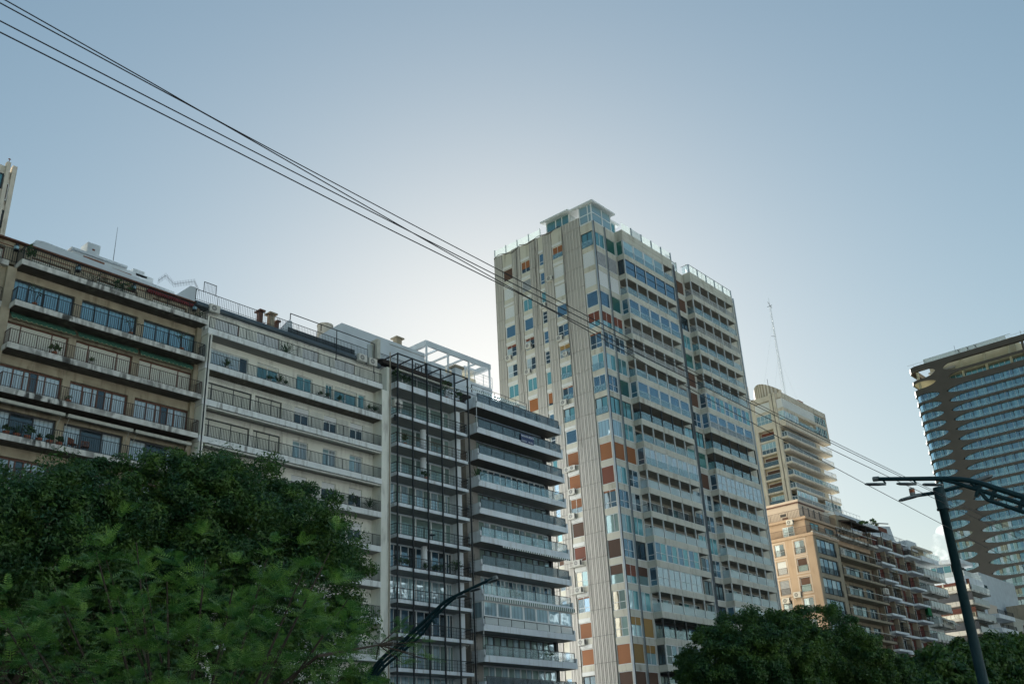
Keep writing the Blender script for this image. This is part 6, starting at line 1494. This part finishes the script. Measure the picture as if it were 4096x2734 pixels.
pa = [
 ((24.1, 66.6, T_A[0]), 'tall shrub in a black tub at the left corner of the top cream balcony', 'bush', 1.3, 'frame_dark', .45),
 ((28.9, 66.5, T_A[0]), 'thin leafy plants in a black trough under the second lantern of the top cream balcony', 'sparse', .9, 'box', 1.3),
 ((31.2, 66.5, T_A[0]), 'bushy flowering trough right of the middle lantern on the top cream balcony', 'bush', .9, 'box', .9),
 ((37.9, 66.5, T_A[0]), 'dark planter with sprigs at the right end of the top cream balcony', 'sparse', .5, 'box', .45),
 ((25.0, 66.4, t1), 'spindly bare stemmed plant at the left end of the second cream balcony', 'sparse', 1.4, 'terracotta', .7),
 ((32.3, 66.4, t1), 'tangled leafless shrub in front of the middle window, second cream balcony', 'sparse', 1.3, 'terracotta', .8),
 ((36.6, 66.4, t1), 'airy shrub in a terracotta pot before the right window, second cream balcony', 'sparse', 1.5, 'terracotta', .7),
 ((26.9, 66.4, T_A[2]), 'round bush behind the railing of the third cream balcony', 'bush', .6, 'terracotta', .4),
 ((29.6, 66.4, T_A[2]), 'small spiky plant in a white pot on the third cream balcony', 'spiky', .5, 'pot_white', None),
 ((28.4, 66.5, T_A[3]), 'small red clay pot with a sprig by the pilaster, fourth cream balcony', 'sparse', .25, 'terracotta', .2)]
for i, (p, l, kd, h, pot, w) in enumerate(pa): plant(p, l, kd, h, pot, seed=i, w=w)
words = ['first', 'second', 'third', 'fourth', 'fifth', 'sixth', 'seventh']
for i, x in enumerate((23.9, 24.6, 25.3, 26.0, 26.8, 27.5, 28.2)):
    plant((x, 66.45, t4), '%s clay pot from the left in the row on the fifth cream balcony' % words[i], ['spiky', 'bush', 'spiky', 'bush', 'spiky', 'bush', 'bush'][i], .75 if i in (2, 3) else .45, 'terracotta', seed=20+i, potr=.24)
pb = [((40.7, 66.4, T_B[1]), 'spiky plant in a white pot at the left of the green curtained loggia', .9), ((44.9, 66.4, T_B[1]), 'left of three white potted plants in the middle of the second loggia', .6), ((45.9, 66.4, T_B[1]), 'centre and tallest of three white potted plants on the second loggia', .9),
      ((46.6, 66.4, T_B[1]), 'right of three white potted plants in the middle of the second loggia', .6), ((50.3, 66.4, T_B[1]), 'left of a pair of potted plants right of the two light door, second loggia', .5), ((51.1, 66.4, T_B[1]), 'right of a pair of potted plants right of the two light door, second loggia', .6),
      ((52.5, 66.4, T_B[1]), 'single spiky plant in front of the wide window, second loggia', .7), ((55.9, 66.4, T_B[1]), 'left of the last two potted plants at the right end, second loggia', .6), ((56.6, 66.4, T_B[1]), 'right of the last two potted plants at the right end, second loggia', .8),
      ((52.4, 66.5, T_B[4]), 'palm like plant in the right half of the loggia just above the tree', 1.2), ((56.2, 66.5, T_B[4]), 'large palm in a white tub at the right end above the tree', 1.3), ((54.4, 66.5, T_B[4]), 'round leafy bush between the palms of the loggia just above the tree', 1.0)]
for i, (p, l, h) in enumerate(pb): plant(p, l, 'spiky' if i != 11 else 'bush', h, 'pot_white', seed=40+i)
plant((46.6, 66.6, T_B[0]), 'dry ornamental grass in a planter on the top terrace of the white block', 'spiky', 1.2, 'box', seed=60, w=.8)
pc = [((59.6, 66.6, T_C[0]), 'leafy climber in a white tub behind the first steel column, top balcony', 'bush', 1.3, 'pot_white', .6), ((60.5, 66.5, T_C[0]), 'dark bush right of the first steel column, top balcony', 'bush', .9, 'pot_white', .5),
      ((66.0, 66.5, T_C[0]), 'large bushy shrub with red flowers right of the fourth steel column, top balcony', 'bush', 1.7, 'terracotta', .95), ((67.6, 66.5, T_C[0]), 'dense bush at the right end of the top balcony behind the steel frame', 'bush', 1.2, 'terracotta', .7),
      ((60.4, 66.5, T_C[2]), 'leafy plant among pots left on the third balcony behind the steel frame', 'bush', .9, 'terracotta', .4), ((63.0, 66.5, T_C[3]), 'low shrub on the fourth balcony behind the steel frame', 'bush', .6, 'terracotta', .5),
      ((60.0, 66.5, T_C[6]), 'dark plants at the left of the planted balcony behind the steel frame', 'bush', .7, 'box', .8), ((62.9, 66.5, T_C[6]), 'agave row in the middle of the planted balcony behind the steel frame', 'spiky', .8, 'box', .8), ((64.6, 66.5, T_C[6]), 'green trough plants right of the agaves on the planted balcony', 'bush', .6, 'box', .8), ((66.9, 66.6, T_C[6]), 'tall dark bush at the right end of the planted balcony', 'bush', 1.3, 'box', .9)]
for i, (p, l, kd, h, pot, w) in enumerate(pc): plant(p, l, kd, h, pot, seed=70+i, w=w)
pd = [((77.2, 66.5, b_D[0] + .42), 'left of three dark clipped bushes behind the top smoked glass balustrade', 'bush', .95, .4), ((78.6, 66.5, b_D[0] + .42), 'middle and smallest of three dark bushes behind the top smoked glass balustrade', 'bush', .7, .25), ((80.1, 66.5, b_D[0] + .42), 'right of three dark clipped bushes behind the top smoked glass balustrade', 'bush', .95, .4),
      ((70.3, 66.6, b_D[3] + .42), 'broad leaved banana like plant at the left end of a glass balcony', 'spiky', 1.7, None), ((81.9, 66.6, b_D[4] + .42), 'palm fronds behind the right end of the clear glass balustrade', 'spiky', 1.0, None), ((78.4, 66.6, b_D[5] + .42), 'palm behind the fifth glass panel of the smoked balustrade', 'spiky', 1.0, None),
      ((71.4, 66.6, b_D[2] + .42), 'first from the left of the bushes behind the third glass balustrade', 'bush', .8, .3), ((73.4, 66.6, b_D[2] + .42), 'second from the left of the bushes behind the third glass balustrade', 'bush', .8, .3), ((79.4, 66.6, b_D[2] + .42), 'round topiary near the right end of the third glass balustrade', 'bush', .9, .35), ((75.2, 66.6, b_D[7] + .5), 'row of dark low foliage on the balcony above the striped awning', 'bush', .7, .9), ((79.0, 66.6, b_D[9] + .5), 'long low shrubs on the balcony below the blue blinds', 'bush', .7, 1.6)]
for i, (p, l, kd, h, w) in enumerate(pd): plant(p, l, kd, h, 'frame_dark', seed=90+i, w=w)
# chairs and tables on the balconies
def chair(p, label, rz, mat):
    o = bpy.data.objects.new('chair', None); C.objects.link(o); o.location = p; o.rotation_euler = (0, 0, rz); tag(o, label, 'chair', 'balcony chairs')
    m = MB(); m.box(-.25, .25, -.25, .25, .42, .46, mat); obj('seat', m, o)
    m = MB(); [m.box(-.25 + k*.1, -.19 + k*.1, .22, .26, .5, .92, mat) for k in range(6)]; m.box(-.27, .27, .21, .27, .88, .95, mat); obj('backrest', m, o)
    for x in (-.22, .22):
        for y in (-.22, .22): m = MB(); m.tube([(x, y, 0), (x, y, .44)], .022, mat, 5); obj('leg', m, o)
def table(p, label, mat, r=.35):
    o = bpy.data.objects.new('table', None); C.objects.link(o); o.location = p; tag(o, label, 'table')
    m = MB(); m.prism([(r*math.cos(q*math.pi/8), r*math.sin(q*math.pi/8)) for q in range(16)], .7, .74, mat); obj('tabletop', m, o)
    m = MB(); m.tube([(0, 0, 0), (0, 0, .7)], .03, mat, 6); m.prism([(.2*math.cos(q*math.pi/4), .2*math.sin(q*math.pi/4)) for q in range(8)], 0, .03, mat); obj('pedestal', m, o)
chair((29.2, 66.6, t4), 'left of two dark wooden chairs on the fifth cream balcony', .4, 'wood_panel'); chair((30.1, 66.6, t4), 'right of two dark wooden chairs on the fifth cream balcony', -.2, 'wood_panel')
chair((73.0, 66.7, b_D[6] + .45), 'left white garden chair behind clear glass above the thin striped awning', 1.2, 'white_paint'); table((73.8, 66.7, b_D[6] + .45), 'small round white table between two garden chairs on a glass balcony', 'white_paint'); chair((74.6, 66.7, b_D[6] + .45), 'right white garden chair behind clear glass above the thin striped awning', -1.2, 'white_paint')
table((64.0, 66.7, T_C[5]), 'small bistro table on the fifth balcony behind the steel frame', 'black_iron', .3)
chair((60.2, 66.7, T_C[10]), 'left black wire chair on the low balcony above the curved lamp', .8, 'black_iron'); chair((66.7, 66.7, T_C[10]), 'black wire chair on the right half of the low balcony above the curved lamp', -.6, 'black_iron')

# ---------------------------------------------------------------- unseen sunlit blocks added across the avenue to bounce light onto the fronts (mirrored in the windows)
q = random.Random(12)
opp = [('cream', -40, 22, 44, 'white_wall'), ('white', -17, 26, 52, 'white_clean'), ('buff', 10, 30, 40, 'buff'), ('pale yellow', 41, 24, 58, 'white_wall'), ('off white', 66, 30, 46, 'white_wall'), ('sand coloured', 97, 28, 62, 'white_wall'), ('light grey', 126, 34, 44, 'white_wall'), ('ivory', 161, 30, 55, 'white_wall'), ('chalk white', 192, 40, 48, 'white_clean'), ('wheat coloured', 233, 40, 60, 'white_wall')]
for nm, x, w, h, mt in opp:
    mt = 'cool_bounce'
    ob = Bld('apartment_building', nm + ' sunlit block added unseen across the avenue to bounce light, mirrored in windows', 'building', x + w/2, -52)
    m = MB(); m.box(x, x + w - .6, -75, -52.4, 0, h, mt)
    nf = int(h / 3); nb = int(w / 4)
    for f in range(nf):
        m.wall('F', -52.4, x, x + w - .6, f*3.0, f*3.0 + 3.0, [(x + 1 + b*(w - 2)/nb, x + 1 + b*(w - 2)/nb + 2.2, f*3.0 + .8, f*3.0 + 2.5) for b in range(nb)], .4, mt)
    ob.part('wall', m)
    g = MB()
    for f in range(nf):
        for b in range(nb): g.box(x + 1 + b*(w - 2)/nb, x + 1 + b*(w - 2)/nb + 2.2, -52.3, -52.2, f*3.0 + .8, f*3.0 + 2.5, 'g_dark')
    o = ob.part('window', g); o['kind'] = 'stuff'
    s_ = MB()
    for f in range(1, nf): s_.box(x + .5, x + w - 1.1, -52.0, -50.9, f*3.0 - .1, f*3.0 + .1, mt)
    ob.part('balcony_slab', s_)
m = MB(); m.box(-200, 400, -45, -8, 0.0, 0.02, 'paving'); struct('bounce_plaza', m)  # unseen pale paving added behind the camera to bounce sunlight upward
